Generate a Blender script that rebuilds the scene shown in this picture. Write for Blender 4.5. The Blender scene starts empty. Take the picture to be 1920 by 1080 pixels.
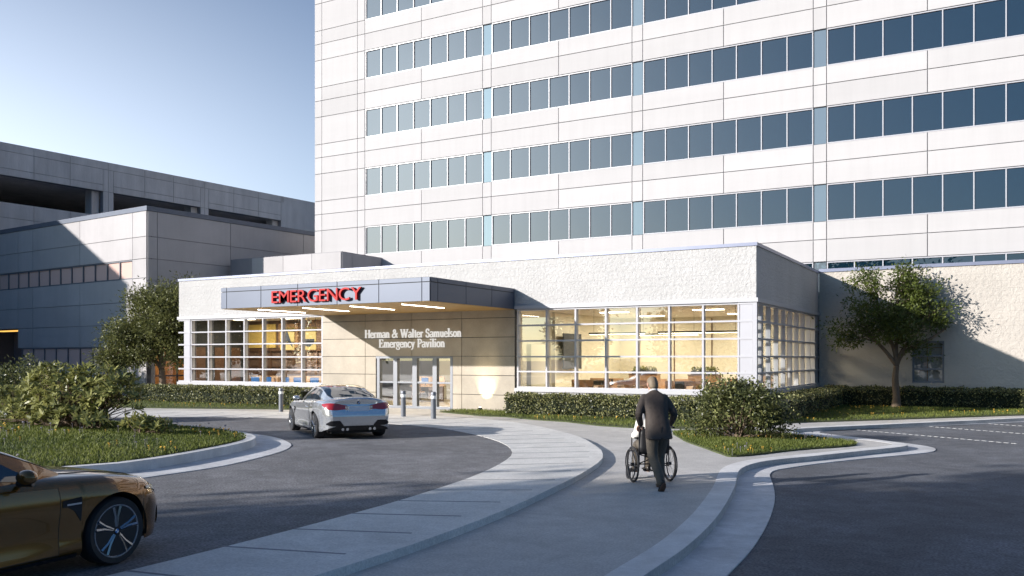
import bpy, bmesh, math, random
import numpy as np
from mathutils import Vector, Matrix
R = math.radians
rng = np.random.default_rng(7)
random.seed(7)
SC = bpy.context.scene
COL = SC.collection

# ------------------------------------------------------------------ objects
def tag(o, label=None, cat=None, group=None, kind=None):
    if label: o['label'] = label
    if cat: o['category'] = cat
    if group: o['group'] = group
    if kind: o['kind'] = kind
    return o

def thing(name, label, cat, loc=(0, 0, 0), rz=0.0, group=None):
    o = bpy.data.objects.new(name, None)
    o.empty_display_size = .3
    COL.objects.link(o)
    o.location = loc
    o.rotation_euler = (0, 0, rz)
    return tag(o, label, cat, group)

def copy_tree(o, parent=None):
    c = o.copy()
    COL.objects.link(c)
    if parent is not None: c.parent = parent
    for ch in list(o.children): copy_tree(ch, c)
    return c

class MB:
    """collects shapes, links them as one mesh object"""
    def __init__(s): s.v = []; s.f = []; s.m = []; s.cur = 0
    def add(s, vs, fs):
        n = len(s.v)
        s.v += [tuple(p) for p in vs]
        for f in fs:
            s.f.append(tuple(i + n for i in f)); s.m.append(s.cur)
        return s
    def box(s, x0, x1, y0, y1, z0, z1):
        if x0 > x1: x0, x1 = x1, x0
        if y0 > y1: y0, y1 = y1, y0
        if z0 > z1: z0, z1 = z1, z0
        v = [(x0, y0, z0), (x1, y0, z0), (x1, y1, z0), (x0, y1, z0), (x0, y0, z1), (x1, y0, z1), (x1, y1, z1), (x0, y1, z1)]
        return s.add(v, [(0, 3, 2, 1), (4, 5, 6, 7), (0, 1, 5, 4), (1, 2, 6, 5), (2, 3, 7, 6), (3, 0, 4, 7)])
    def cbox(s, c, d, rot=None):
        M = rot if rot is not None else Matrix.Identity(3)
        v = []
        for z in (-1, 1):
            for x, y in ((-1, -1), (1, -1), (1, 1), (-1, 1)):
                v.append(Vector(c) + M @ Vector((x * d[0] / 2, y * d[1] / 2, z * d[2] / 2)))
        return s.add(v, [(0, 3, 2, 1), (4, 5, 6, 7), (0, 1, 5, 4), (1, 2, 6, 5), (2, 3, 7, 6), (3, 0, 4, 7)])
    def quad(s, a, b, c, d): return s.add([a, b, c, d], [(0, 1, 2, 3)])
    def prism(s, poly, z0, z1):
        A = sum(poly[i][0] * poly[(i + 1) % len(poly)][1] - poly[(i + 1) % len(poly)][0] * poly[i][1] for i in range(len(poly)))
        if A < 0: poly = poly[::-1]
        n = len(poly)
        v = [(p[0], p[1], z0) for p in poly] + [(p[0], p[1], z1) for p in poly]
        f = [tuple(range(n, 2 * n)), tuple(range(n - 1, -1, -1))]
        f += [(i, (i + 1) % n, n + (i + 1) % n, n + i) for i in range(n)]
        return s.add(v, f)
    def strip(s, A, B, z0, z1):
        """solid ribbon between two polylines of the same length"""
        n = len(A); v = []
        for a, b in zip(A, B):
            v += [(a[0], a[1], z1), (b[0], b[1], z1), (a[0], a[1], z0), (b[0], b[1], z0)]
        f = []
        for i in range(n - 1):
            p, q = 4 * i, 4 * i + 4
            f += [(p, p + 1, q + 1, q), (p + 2, q + 2, q + 3, p + 3), (p, q, q + 2, p + 2), (p + 1, p + 3, q + 3, q + 1)]
        f += [(0, 2, 3, 1), (4 * n - 4, 4 * n - 3, 4 * n - 1, 4 * n - 2)]
        return s.add(v, f)
    def tube(s, pts, rad, n=8, cap=True):
        pts = [Vector(p) for p in pts]
        if not hasattr(rad, '__len__'): rad = [rad] * len(pts)
        v = []; f = []
        t = (pts[1] - pts[0]).normalized()
        up = Vector((0, 0, 1)) if abs(t.z) < .9 else Vector((1, 0, 0))
        a = t.cross(up).normalized()
        for i, p in enumerate(pts):
            t = (pts[min(i + 1, len(pts) - 1)] - pts[max(i - 1, 0)])
            if t.length < 1e-9: t = Vector((0, 0, 1))
            t.normalize()
            a = (a - t * a.dot(t)).normalized()
            b = t.cross(a)
            for k in range(n):
                th = 2 * math.pi * k / n
                v.append(p + (a * math.cos(th) + b * math.sin(th)) * rad[i])
        for i in range(len(pts) - 1):
            for k in range(n):
                k2 = (k + 1) % n
                f.append((i * n + k, i * n + k2, (i + 1) * n + k2, (i + 1) * n + k))
        if cap:
            f.append(tuple(range(n - 1, -1, -1)))
            m = (len(pts) - 1) * n
            f.append(tuple(range(m, m + n)))
        return s.add(v, f)
    def rings(s, rs, cap=True):
        """loft closed rings (lists of points, same length)"""
        n = len(rs[0]); v = [p for r in rs for p in r]; f = []
        for i in range(len(rs) - 1):
            for k in range(n):
                k2 = (k + 1) % n
                f.append((i * n + k, i * n + k2, (i + 1) * n + k2, (i + 1) * n + k))
        if cap:
            f.append(tuple(range(n - 1, -1, -1)))
            m = (len(rs) - 1) * n
            f.append(tuple(range(m, m + n)))
        return s.add(v, f)
    def lathe(s, prof, c=(0, 0, 0), n=32, axis='Z'):
        rs = []
        for r, h in prof:
            ring = []
            for k in range(n):
                th = 2 * math.pi * k / n
                x, y = r * math.cos(th), r * math.sin(th)
                p = (x, y, h) if axis == 'Z' else ((x, h, y) if axis == 'Y' else (h, x, y))
                ring.append((p[0] + c[0], p[1] + c[1], p[2] + c[2]))
            rs.append(ring)
        return s.rings(rs)
    def ball(s, c, r, n=12, m=8):
        if not hasattr(r, '__len__'): r = (r, r, r)
        rs = []
        for j in range(m + 1):
            ph = -math.pi / 2 + math.pi * j / m
            q = max(math.cos(ph), .02)
            rs.append([(c[0] + r[0] * q * math.cos(2 * math.pi * k / n), c[1] + r[1] * q * math.sin(2 * math.pi * k / n), c[2] + r[2] * math.sin(ph)) for k in range(n)])
        return s.rings(rs)
    def grid(s, P):
        """P[i][j] -> surface"""
        n, m = len(P), len(P[0])
        v = [p for r in P for p in r]
        return s.add(v, [(i * m + j, i * m + j + 1, (i + 1) * m + j + 1, (i + 1) * m + j) for i in range(n - 1) for j in range(m - 1)])
    def build(s, name, mat, parent=None, smooth=False, off=None, bevel=0, angle=35, fix=True):
        me = bpy.data.meshes.new(name)
        v = s.v
        if off is not None: v = [(p[0] - off[0], p[1] - off[1], p[2] - off[2]) for p in v]
        me.from_pydata([tuple(p) for p in v], [], s.f)
        mats = mat if isinstance(mat, (list, tuple)) else [mat]
        for m in mats: me.materials.append(m)
        if len(mats) > 1: me.polygons.foreach_set('material_index', s.m)
        if fix:
            bm = bmesh.new(); bm.from_mesh(me)
            bmesh.ops.recalc_face_normals(bm, faces=bm.faces)
            bm.to_mesh(me); bm.free()
        if smooth:
            me.polygons.foreach_set('use_smooth', [True] * len(me.polygons))
            if angle: me.set_sharp_from_angle(angle=R(angle))
        if len(s.f) % 6 == 0 and len(s.f):
            tn = me.attributes.new('tone', 'FLOAT', 'FACE')
            tn.data.foreach_set('value', np.repeat(np.random.default_rng(len(s.f)).random(len(s.f) // 6), 6).astype(np.float32))
        me.update()
        o = bpy.data.objects.new(name, me)
        COL.objects.link(o)
        if parent is not None: o.parent = parent
        if bevel:
            b = o.modifiers.new('bevel', 'BEVEL'); b.width = bevel; b.segments = 2; b.limit_method = 'ANGLE'; b.angle_limit = R(40)
        return o

def catmull(P, k=6, closed=False):
    P = [tuple(p) for p in P]; n = len(P); out = []
    rg = range(n) if closed else range(n - 1)
    for i in rg:
        if closed: a, b, c, d = P[(i - 1) % n], P[i], P[(i + 1) % n], P[(i + 2) % n]
        else: a, b, c, d = P[max(i - 1, 0)], P[i], P[i + 1], P[min(i + 2, n - 1)]
        for j in range(k):
            t = j / k; t2 = t * t; t3 = t2 * t
            out.append(tuple(.5 * (2 * b[q] + (c[q] - a[q]) * t + (2 * a[q] - 5 * b[q] + 4 * c[q] - d[q]) * t2 + (3 * b[q] - a[q] - 3 * c[q] + d[q]) * t3) for q in range(len(b))))
    if not closed: out.append(P[-1])
    return out

def lerp(xs, ys, x): return float(np.interp(x, xs, ys))

def inside(poly, P):
    x, y = P[:, 0], P[:, 1]; c = np.zeros(len(P), bool); n = len(poly)
    for i in range(n):
        x1, y1 = poly[i][0], poly[i][1]; x2, y2 = poly[i - 1][0], poly[i - 1][1]
        k = ((y1 > y) != (y2 > y))
        c ^= k & (x < (x2 - x1) * (y - y1) / ((y2 - y1) if y2 != y1 else 1e-9) + x1)
    return c

def sample_poly(poly, n):
    a = np.array(poly)[:, :2]; lo, hi = a.min(0), a.max(0); out = np.zeros((0, 2))
    while len(out) < n:
        p = rng.random((n, 2)) * (hi - lo) + lo
        out = np.vstack([out, p[inside(poly, p)]])
    return out[:n]

# ------------------------------------------------------------------ materials
def new_mat(name):
    m = bpy.data.materials.new(name); m.use_nodes = True
    nt = m.node_tree; nt.nodes.clear()
    out = nt.nodes.new('ShaderNodeOutputMaterial')
    return m, nt, out

def N(nt, t, **kw):
    n = nt.nodes.new(t)
    for k, v in kw.items(): setattr(n, k, v)
    return n

def noise(nt, pos, scale, detail=6, rough=.6, dist=0):
    n = N(nt, 'ShaderNodeTexNoise'); n.inputs['Scale'].default_value = scale; n.inputs['Detail'].default_value = detail
    n.inputs['Roughness'].default_value = rough; n.inputs['Distortion'].default_value = dist
    nt.links.new(pos, n.inputs['Vector']); return n

def pbr(name, col, rough=.6, metal=0., spec=.5, var=.12, vs=1.5, col2=None, bump=0., bs=60., bdist=.01, speck=0., sps=300., coat=0., stretch=None, bdetail=5, streak=0., tone=0., stain=0.):
    m, nt, out = new_mat(name)
    b = N(nt, 'ShaderNodeBsdfPrincipled')
    nt.links.new(b.outputs[0], out.inputs[0])
    geo = N(nt, 'ShaderNodeNewGeometry'); pos = geo.outputs['Position']
    if stretch:
        mp = N(nt, 'ShaderNodeMapping'); mp.inputs['Scale'].default_value = stretch
        nt.links.new(pos, mp.inputs[0]); pos = mp.outputs[0]
    c1 = [max(0, c * (1 - var)) for c in col]; c2 = list(col2) if col2 else [min(1, c * (1 + var)) for c in col]
    n1 = noise(nt, pos, vs, 8, .62)
    rp = N(nt, 'ShaderNodeValToRGB'); rp.color_ramp.elements[0].position = .3; rp.color_ramp.elements[1].position = .7
    rp.color_ramp.elements[0].color = (*c1, 1); rp.color_ramp.elements[1].color = (*c2, 1)
    nt.links.new(n1.outputs['Fac'], rp.inputs[0])
    colout = rp.outputs[0]
    if speck:
        n3 = noise(nt, pos, sps, 2, .5)
        r3 = N(nt, 'ShaderNodeMapRange'); r3.inputs[1].default_value = .3; r3.inputs[2].default_value = .7
        r3.inputs[3].default_value = 1 - speck; r3.inputs[4].default_value = 1 + speck
        nt.links.new(n3.outputs['Fac'], r3.inputs[0])
        mx = N(nt, 'ShaderNodeVectorMath', operation='SCALE')
        nt.links.new(colout, mx.inputs[0]); nt.links.new(r3.outputs[0], mx.inputs['Scale']); colout = mx.outputs[0]
    if streak:
        mp2 = N(nt, 'ShaderNodeMapping'); mp2.inputs['Scale'].default_value = (1.6, 1.6, .12)
        nt.links.new(geo.outputs['Position'], mp2.inputs[0])
        n4 = noise(nt, mp2.outputs[0], 1.3, 7, .7)
        r4 = N(nt, 'ShaderNodeMapRange'); r4.inputs[1].default_value = .42; r4.inputs[2].default_value = .75
        r4.inputs[3].default_value = 1; r4.inputs[4].default_value = 1 - streak
        nt.links.new(n4.outputs['Fac'], r4.inputs[0])
        mx = N(nt, 'ShaderNodeVectorMath', operation='SCALE')
        nt.links.new(colout, mx.inputs[0]); nt.links.new(r4.outputs[0], mx.inputs['Scale']); colout = mx.outputs[0]
    if stain:      # blotches and wear of their own shape
        n5 = noise(nt, geo.outputs['Position'], .55, 9, .72, 1.2); n6 = noise(nt, geo.outputs['Position'], 2.6, 8, .7, .8)
        mm = N(nt, 'ShaderNodeMath', operation='MULTIPLY'); nt.links.new(n5.outputs['Fac'], mm.inputs[0]); nt.links.new(n6.outputs['Fac'], mm.inputs[1])
        r5 = N(nt, 'ShaderNodeMapRange'); r5.inputs[1].default_value = .17; r5.inputs[2].default_value = .36; r5.inputs[3].default_value = 1 - stain; r5.inputs[4].default_value = 1 + stain * .35
        nt.links.new(mm.outputs[0], r5.inputs[0])
        mx = N(nt, 'ShaderNodeVectorMath', operation='SCALE'); nt.links.new(colout, mx.inputs[0]); nt.links.new(r5.outputs[0], mx.inputs['Scale']); colout = mx.outputs[0]
    if tone:       # each panel its own slight shade
        at = N(nt, 'ShaderNodeAttribute', attribute_name='tone')
        r6 = N(nt, 'ShaderNodeMapRange'); r6.inputs[3].default_value = 1 - tone * .6; r6.inputs[4].default_value = 1 + tone * .4
        nt.links.new(at.outputs['Fac'], r6.inputs[0])
        mx = N(nt, 'ShaderNodeVectorMath', operation='SCALE'); nt.links.new(colout, mx.inputs[0]); nt.links.new(r6.outputs[0], mx.inputs['Scale']); colout = mx.outputs[0]
    nt.links.new(colout, b.inputs['Base Color'])
    b.inputs['Roughness'].default_value = rough; b.inputs['Metallic'].default_value = metal
    b.inputs['Specular IOR Level'].default_value = spec
    if coat: b.inputs['Coat Weight'].default_value = coat; b.inputs['Coat Roughness'].default_value = .03
    if bump:
        n2 = noise(nt, pos, bs, bdetail, .6)
        bp = N(nt, 'ShaderNodeBump'); bp.inputs['Strength'].default_value = bump; bp.inputs['Distance'].default_value = bdist
        nt.links.new(n2.outputs['Fac'], bp.inputs['Height']); nt.links.new(bp.outputs[0], b.inputs['Normal'])
    return m

def emit(name, col, s):
    m, nt, out = new_mat(name); e = N(nt, 'ShaderNodeEmission')
    e.inputs[0].default_value = (*col, 1); e.inputs[1].default_value = s
    nt.links.new(e.outputs[0], out.inputs[0]); return m

def pane(name, tint=(.93, .95, .93), base=.08, gl=(1, 1, 1)):
    """thin clear glass: transparent plus a mirror that grows towards grazing"""
    m, nt, out = new_mat(name)
    t = N(nt, 'ShaderNodeBsdfTransparent'); t.inputs[0].default_value = (*tint, 1)
    g = N(nt, 'ShaderNodeBsdfGlossy'); g.inputs['Roughness'].default_value = 0.0; g.inputs[0].default_value = (*gl, 1)
    lw = N(nt, 'ShaderNodeLayerWeight'); lw.inputs[0].default_value = .5
    p = N(nt, 'ShaderNodeMath', operation='POWER'); p.inputs[1].default_value = 4
    nt.links.new(lw.outputs['Facing'], p.inputs[0])
    r = N(nt, 'ShaderNodeMapRange'); r.inputs[3].default_value = base; r.inputs[4].default_value = 1
    nt.links.new(p.outputs[0], r.inputs[0])
    mx = N(nt, 'ShaderNodeMixShader')
    nt.links.new(r.outputs[0], mx.inputs[0]); nt.links.new(t.outputs[0], mx.inputs[1]); nt.links.new(g.outputs[0], mx.inputs[2])
    nt.links.new(mx.outputs[0], out.inputs[0]); return m

def mirror_glass(name, body, gl, base=.35, wav=.02):
    """coated facade glass: dark body under a tinted mirror, panes very slightly out of true"""
    m, nt, out = new_mat(name)
    d = N(nt, 'ShaderNodeBsdfPrincipled'); d.inputs['Base Color'].default_value = (*body, 1); d.inputs['Roughness'].default_value = .4; d.inputs['Specular IOR Level'].default_value = 0
    g = N(nt, 'ShaderNodeBsdfGlossy'); g.inputs['Roughness'].default_value = 0.0; g.inputs[0].default_value = (*gl, 1)
    geo = N(nt, 'ShaderNodeNewGeometry'); n = noise(nt, geo.outputs['Position'], .45, 2, .4)
    bp = N(nt, 'ShaderNodeBump'); bp.inputs['Strength'].default_value = wav; bp.inputs['Distance'].default_value = 1
    nt.links.new(n.outputs['Fac'], bp.inputs['Height']); nt.links.new(bp.outputs[0], g.inputs['Normal'])
    lw = N(nt, 'ShaderNodeLayerWeight'); lw.inputs[0].default_value = .5
    p = N(nt, 'ShaderNodeMath', operation='POWER'); p.inputs[1].default_value = 3.5
    nt.links.new(lw.outputs['Facing'], p.inputs[0])
    r = N(nt, 'ShaderNodeMapRange'); r.inputs[3].default_value = base; r.inputs[4].default_value = 1
    nt.links.new(p.outputs[0], r.inputs[0])
    mx = N(nt, 'ShaderNodeMixShader')
    nt.links.new(r.outputs[0], mx.inputs[0]); nt.links.new(d.outputs[0], mx.inputs[1]); nt.links.new(g.outputs[0], mx.inputs[2])
    nt.links.new(mx.outputs[0], out.inputs[0]); return m

def leafmat(name, dark, light, trans=.3, rough=.45):
    m, nt, out = new_mat(name)
    at = N(nt, 'ShaderNodeAttribute', attribute_name='tone')
    rp = N(nt, 'ShaderNodeValToRGB'); rp.color_ramp.elements[0].color = (*dark, 1); rp.color_ramp.elements[1].color = (*light, 1)
    nt.links.new(at.outputs['Fac'], rp.inputs[0])
    b = N(nt, 'ShaderNodeBsdfPrincipled'); b.inputs['Roughness'].default_value = rough; b.inputs['Specular IOR Level'].default_value = .4
    nt.links.new(rp.outputs[0], b.inputs['Base Color'])
    t = N(nt, 'ShaderNodeBsdfTranslucent'); nt.links.new(rp.outputs[0], t.inputs[0])
    mx = N(nt, 'ShaderNodeMixShader'); mx.inputs[0].default_value = trans
    nt.links.new(b.outputs[0], mx.inputs[1]); nt.links.new(t.outputs[0], mx.inputs[2])
    nt.links.new(mx.outputs[0], out.inputs[0]); return m

def rockface(name, col, sc=1.0):
    """split-face block: strong lumps plus faint courses"""
    m, nt, out = new_mat(name)
    b = N(nt, 'ShaderNodeBsdfPrincipled'); b.inputs['Roughness'].default_value = .9; b.inputs['Specular IOR Level'].default_value = .2
    nt.links.new(b.outputs[0], out.inputs[0])
    geo = N(nt, 'ShaderNodeNewGeometry')
    n1 = noise(nt, geo.outputs['Position'], 8.5 * sc, 8, .66, .35)
    n2 = noise(nt, geo.outputs['Position'], .7, 5, .6)
    sx = N(nt, 'ShaderNodeSeparateXYZ'); nt.links.new(geo.outputs['Position'], sx.inputs[0])
    ad = N(nt, 'ShaderNodeMath', operation='ADD'); nt.links.new(sx.outputs[0], ad.inputs[0]); nt.links.new(sx.outputs[1], ad.inputs[1])
    cb = N(nt, 'ShaderNodeCombineXYZ'); nt.links.new(ad.outputs[0], cb.inputs[0]); nt.links.new(sx.outputs[2], cb.inputs[1])
    bk = N(nt, 'ShaderNodeTexBrick'); bk.inputs['Scale'].default_value = 1; bk.inputs['Mortar Size'].default_value = .008; bk.inputs['Mortar Smooth'].default_value = .3
    bk.inputs['Brick Width'].default_value = .62; bk.inputs['Row Height'].default_value = .305
    bk.inputs['Color1'].default_value = (1, 1, 1, 1); bk.inputs['Color2'].default_value = (.95, .95, .95, 1); bk.inputs['Mortar'].default_value = (.8, .8, .8, 1)
    nt.links.new(cb.outputs[0], bk.inputs['Vector'])
    mh = N(nt, 'ShaderNodeMath', operation='MULTIPLY_ADD'); mh.inputs[1].default_value = -.05
    nt.links.new(bk.outputs['Fac'], mh.inputs[0]); nt.links.new(n1.outputs['Fac'], mh.inputs[2])
    bp = N(nt, 'ShaderNodeBump'); bp.inputs['Strength'].default_value = 1; bp.inputs['Distance'].default_value = .06
    nt.links.new(mh.outputs[0], bp.inputs['Height']); nt.links.new(bp.outputs[0], b.inputs['Normal'])
    rp = N(nt, 'ShaderNodeValToRGB')
    rp.color_ramp.elements[0].position = .3; rp.color_ramp.elements[1].position = .7
    rp.color_ramp.elements[0].color = (*[c * .88 for c in col], 1); rp.color_ramp.elements[1].color = (*col, 1)
    nt.links.new(n2.outputs['Fac'], rp.inputs[0])
    mx = N(nt, 'ShaderNodeMixRGB', blend_type='MULTIPLY'); mx.inputs[0].default_value = .18
    nt.links.new(rp.outputs[0], mx.inputs[1]); nt.links.new(bk.outputs['Color'], mx.inputs[2])
    nt.links.new(mx.outputs[0], b.inputs['Base Color'])
    return m

M = dict(
    panel=pbr('white_panel', (.45, .438, .44), .7, spec=.12, tone=.1, var=.03, vs=.35, bump=.12, bs=9, bdist=.01, stretch=(.25, .25, 3), streak=.06),
    panel_grey=pbr('left_panel', (.40, .385, .39), .7, tone=.1, var=.07, vs=.5, bump=.25, bs=14, bdist=.02, streak=.08),
    gap=pbr('joint_grey', (.24, .235, .25), .8, var=.05),
    garage=pbr('ribbed_concrete', (.60, .565, .545), .85, tone=.08, var=.14, vs=.9, bump=.5, bs=10, bdist=.03, stretch=(1, 1, .35), streak=.15),
    dark=pbr('dark_void', (.035, .038, .042), .8),
    rock=rockface('split_face_block', (.505, .497, .49)),
    rock_tan=rockface('split_face_block_tan', (.52, .48, .43), .8),
    white=pbr('white_trim', (.42, .42, .44), .4, var=.03, vs=1),
    alu=pbr('aluminium', (.17, .18, .205), .4, .3, var=.05),
    frame=pbr('white_frame', (.41, .41, .44), .35, var=.03),
    coping=pbr('coping_metal', (.20, .22, .30), .4, .3, var=.06),
    coping_dark=pbr('dark_coping', (.10, .12, .16), .5, .2, var=.08),
    fascia=pbr('fascia_metal', (.078, .096, .138), .45, .2, tone=.06, var=.05, vs=.6, bump=.03, bs=3),
    line=pbr('dark_line', (.03, .035, .045), .6),
    stone=pbr('stone_cladding', (.325, .285, .225), .5, tone=.08, var=.16, vs=1.1, bump=.08, bs=25, speck=.06, sps=40),
    soffit=pbr('wood_soffit', (.55, .33, .10), .45, var=.2, vs=2, stretch=(.6, 6, 1)),
    glass=pane('clear_glass', base=.21),
    tower_glass=mirror_glass('tower_glass', (.004, .016, .028), (.93, .86, .88), .15, .006),
    spandrel=mirror_glass('spandrel_glass', (.13, .16, .185), (.75, .88, .95), .16),
    brown_glass=mirror_glass('brown_glass', (.70, .49, .43), (.75, .6, .55), .05, .01),
    asphalt=pbr('asphalt', (.195, .195, .205), .88, spec=.3, stain=.3, var=.16, vs=.35, bump=.6, bs=170, bdist=.006, speck=.44, sps=34),
    asphalt2=pbr('asphalt_lot', (.135, .142, .16), .88, spec=.3, stain=.3, var=.2, vs=.3, bump=.6, bs=170, bdist=.006, speck=.44, sps=34),
    concrete=pbr('concrete', (.52, .50, .475), .82, spec=.3, stain=.16, var=.10, vs=.8, bump=.2, bs=90, bdist=.004, speck=.17, sps=36),
    paver=pbr('paver_concrete', (.68, .665, .635), .8, spec=.3, stain=.14, var=.07, vs=1.1, bump=.15, bs=80, bdist=.004, speck=.13, sps=40),
    kerb=pbr('kerb_concrete', (.70, .69, .68), .8, spec=.3, stain=.16, var=.07, vs=1.4, bump=.15, bs=90, bdist=.004, speck=.08, sps=80),
    gutter=pbr('gutter_concrete', (.60, .60, .61), .8, spec=.3, stain=.22, var=.1, vs=1.0, bump=.15, bs=90, bdist=.004, speck=.1, sps=80),
    earth=pbr('earth', (.10, .085, .06), .95, var=.3, vs=.2),
    soil=pbr('lawn_soil', (.055, .07, .022), .95, var=.35, vs=2.5, bump=.6, bs=30, bdist=.03),
    bark=pbr('bark', (.16, .115, .08), .9, var=.35, vs=5, bump=.8, bs=22, bdist=.02, stretch=(1, 1, .3)),
    paint=pbr('road_paint', (.62, .62, .60), .7, var=.15, vs=8),
    wood=pbr('desk_wood', (.36, .215, .11), .5, var=.2, vs=3),
    wood_dark=pbr('dark_wood', (.12, .065, .04), .5, var=.2, vs=3),
    cream=pbr('cream_wall', (.60, .555, .44), .7, var=.05, vs=.5),
    yellow=pbr('yellow_board', (.72, .52, .16), .6, var=.06),
    brownwall=pbr('brown_wall', (.15, .095, .07), .6, var=.12, vs=1.2),
    ceil=pbr('ceiling_white', (.75, .72, .66), .8, var=.02),
    floor_in=pbr('interior_floor', (.34, .27, .19), .3, var=.12, vs=1),
    black=pbr('black_plastic', (.02, .02, .022), .45, var=.05),
    tyre=pbr('tyre_rubber', (.022, .022, .024), .75, var=.1, bump=.2, bs=60),
    red=pbr('red_acrylic', (.44, .008, .008), .5, 0, .2, var=.02),
    letter=pbr('white_letter', (.85, .85, .83), .4, var=.01),
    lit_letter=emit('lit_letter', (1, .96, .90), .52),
    chrome=pbr('chrome', (.75, .76, .78), .12, 1, var=.02),
    rim=pbr('alloy_rim', (.27, .285, .31), .22, .95, var=.03),
    screen=emit('screen_blue', (.10, .30, .70), .55),
    strip=emit('lamp_strip', (1, .93, .80), 8),
    panel_lamp=emit('ceiling_lamp', (1, .86, .62), 9),
)
# ================================================================== CAMERA, SKY, SUN
cam = bpy.data.objects.new('camera', bpy.data.cameras.new('camera')); COL.objects.link(cam)
cam.location = (7.212, -29.435, 2.05); cam.rotation_euler = (R(90), 0, R(29.29))
cam.data.sensor_width = 36; cam.data.lens = 1649 / 1920 * 36; cam.data.shift_y = (672 - 540) / 1920
cam.data.clip_end = 3000; cam.data.clip_start = .1
SC.camera = cam
SUN = Vector((-.76, -1, .385)).normalized()
ld = bpy.data.lights.new('sun', 'SUN'); ld.energy = 5.0; ld.angle = R(.6); ld.color = (1, .94, .885)
sun = bpy.data.objects.new('sun', ld); COL.objects.link(sun)
sun.rotation_euler = SUN.to_track_quat('Z', 'Y').to_euler()
w = bpy.data.worlds.new('World'); SC.world = w; w.use_nodes = True
nt = w.node_tree; bg = nt.nodes['Background']
sky = nt.nodes.new('ShaderNodeTexSky'); sky.sky_type = 'NISHITA'; sky.sun_disc = False
sky.sun_elevation = math.asin(SUN.z); sky.sun_rotation = math.atan2(SUN.x, SUN.y)
sky.air_density = 1.0; sky.dust_density = 2.0; sky.ozone_density = 5.0
bg.inputs[1].default_value = .080
# a bank of bright haze low over the western horizon, part of the sky
tc = nt.nodes.new('ShaderNodeTexCoord')
def mth(op, a, b=None):
    n = nt.nodes.new('ShaderNodeMath'); n.operation = op
    for i, q in enumerate((a, b)):
        if q is None: continue
        if isinstance(q, (int, float)): n.inputs[i].default_value = q
        else: nt.links.new(q, n.inputs[i])
    return n.outputs[0]
def dotc(v):
    n = nt.nodes.new('ShaderNodeVectorMath'); n.operation = 'DOT_PRODUCT'
    nt.links.new(tc.outputs['Generated'], n.inputs[0]); n.inputs[1].default_value = v; return n.outputs['Value']
az = mth('ARCTAN2', dotc((.271, .963, 0)), dotc((-.963, .271, 0)))
el = mth('ARCSINE', dotc((0, 0, 1)))
q = mth('ADD', mth('POWER', mth('DIVIDE', mth('ABSOLUTE', az), R(38)), 2), mth('POWER', mth('DIVIDE', mth('ABSOLUTE', el), R(20)), 2))
g = mth('MULTIPLY', mth('EXPONENT', mth('MULTIPLY', q, -1)), 1.0 / .086 * .96)
hz = nt.nodes.new('ShaderNodeVectorMath'); hz.operation = 'SCALE'; hz.inputs[0].default_value = (.95, .965, .98); nt.links.new(g, hz.inputs['Scale'])
ad = nt.nodes.new('ShaderNodeVectorMath'); ad.operation = 'ADD'; tn = nt.nodes.new('ShaderNodeVectorMath'); tn.operation = 'MULTIPLY'; tn.inputs[1].default_value = (.80, 1.0, 1.10); nt.links.new(sky.outputs[0], tn.inputs[0]); nt.links.new(tn.outputs[0], ad.inputs[0]); nt.links.new(hz.outputs[0], ad.inputs[1])
nt.links.new(ad.outputs[0], bg.inputs[0])
SC.view_settings.view_transform = 'Standard'; SC.view_settings.look = 'None'
SC.view_settings.exposure = .60; SC.view_settings.gamma = 1
SC.cycles.max_bounces = 10; SC.cycles.transparent_max_bounces = 16; SC.cycles.glossy_bounces = 6
SC.cycles.use_denoising = True
SC.cycles.sample_clamp_indirect = 6

# ================================================================== GROUND
def structure(o): o['kind'] = 'structure'; return o
structure(MB().box(-700, 700, -700, 700, -.6, -.4).build('ground', M['earth']))
structure(MB().prism([(3.2, -90), (110, -90), (110, 60), (1.0, 60), (1.0, -5), (2.6, -11), (2.6, -20)], -.40, -.12).build('parking_lot', M['asphalt2']))
riser = catmull([(4.4, -60), (4.32, -30), (4.30, -23.5), (4.24, -21.6), (4.18, -20.1), (4.0, -18.5), (3.73, -16.9), (3.41, -15.3), (3.1, -14.0), (2.93, -13.1), (2.93, -12.2), (3.15, -11.32), (3.79, -10.06), (4.47, -8.57), (4.95, -7.6), (5.17, -7.0), (5.16, -6.5), (4.86, -6.07), (4.26, -5.5), (3.3, -4.98), (2.36, -4.47), (1.95, -4.05), (1.88, -3.5), (2.15, -2.65), (3.97, 0), (7.77, 5.49)], 4) + [(12.6, 12.6)]
structure(MB().prism(riser + [(12.6, 45), (-85, 45), (-85, -60)], -.40, 0).build('pavement', M['concrete']))
# kerb top: paler band 4 mm above the pavement, set back from the riser
def offset(P, d):
    out = []
    for i, p in enumerate(P):
        a = P[max(i - 1, 0)]; b = P[min(i + 1, len(P) - 1)]
        t = Vector((b[0] - a[0], b[1] - a[1])); t.normalize()
        out.append((p[0] - t.y * d, p[1] + t.x * d))
    return out
k0 = [p for p in riser if p[1] > -45]
structure(MB().strip(offset(k0, .33), offset(k0, .002), -.03, .004).build('kerb', M['kerb']))
gut = catmull([(5.3, -45), (5.2, -30), (4.95, -23.5), (4.80, -20.8), (4.7, -19.34), (4.47, -17.58), (4.16, -15.85), (3.83, -14.45), (3.54, -13.4), (3.38, -12.76), (3.34, -12.16), (3.48, -11.65), (3.88, -10.57), (4.56, -9.2), (5.31, -7.87), (5.71, -7.01), (5.77, -6.3), (5.6, -5.72), (5.19, -5.2), (3.98, -4.1), (2.75, -3.1), (2.45, -2.5), (2.6, -2.0), (3.3, -.9), (3.98, -.05), (7.77, 5.2)], 4) + [(12.9, 12.3)]
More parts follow.
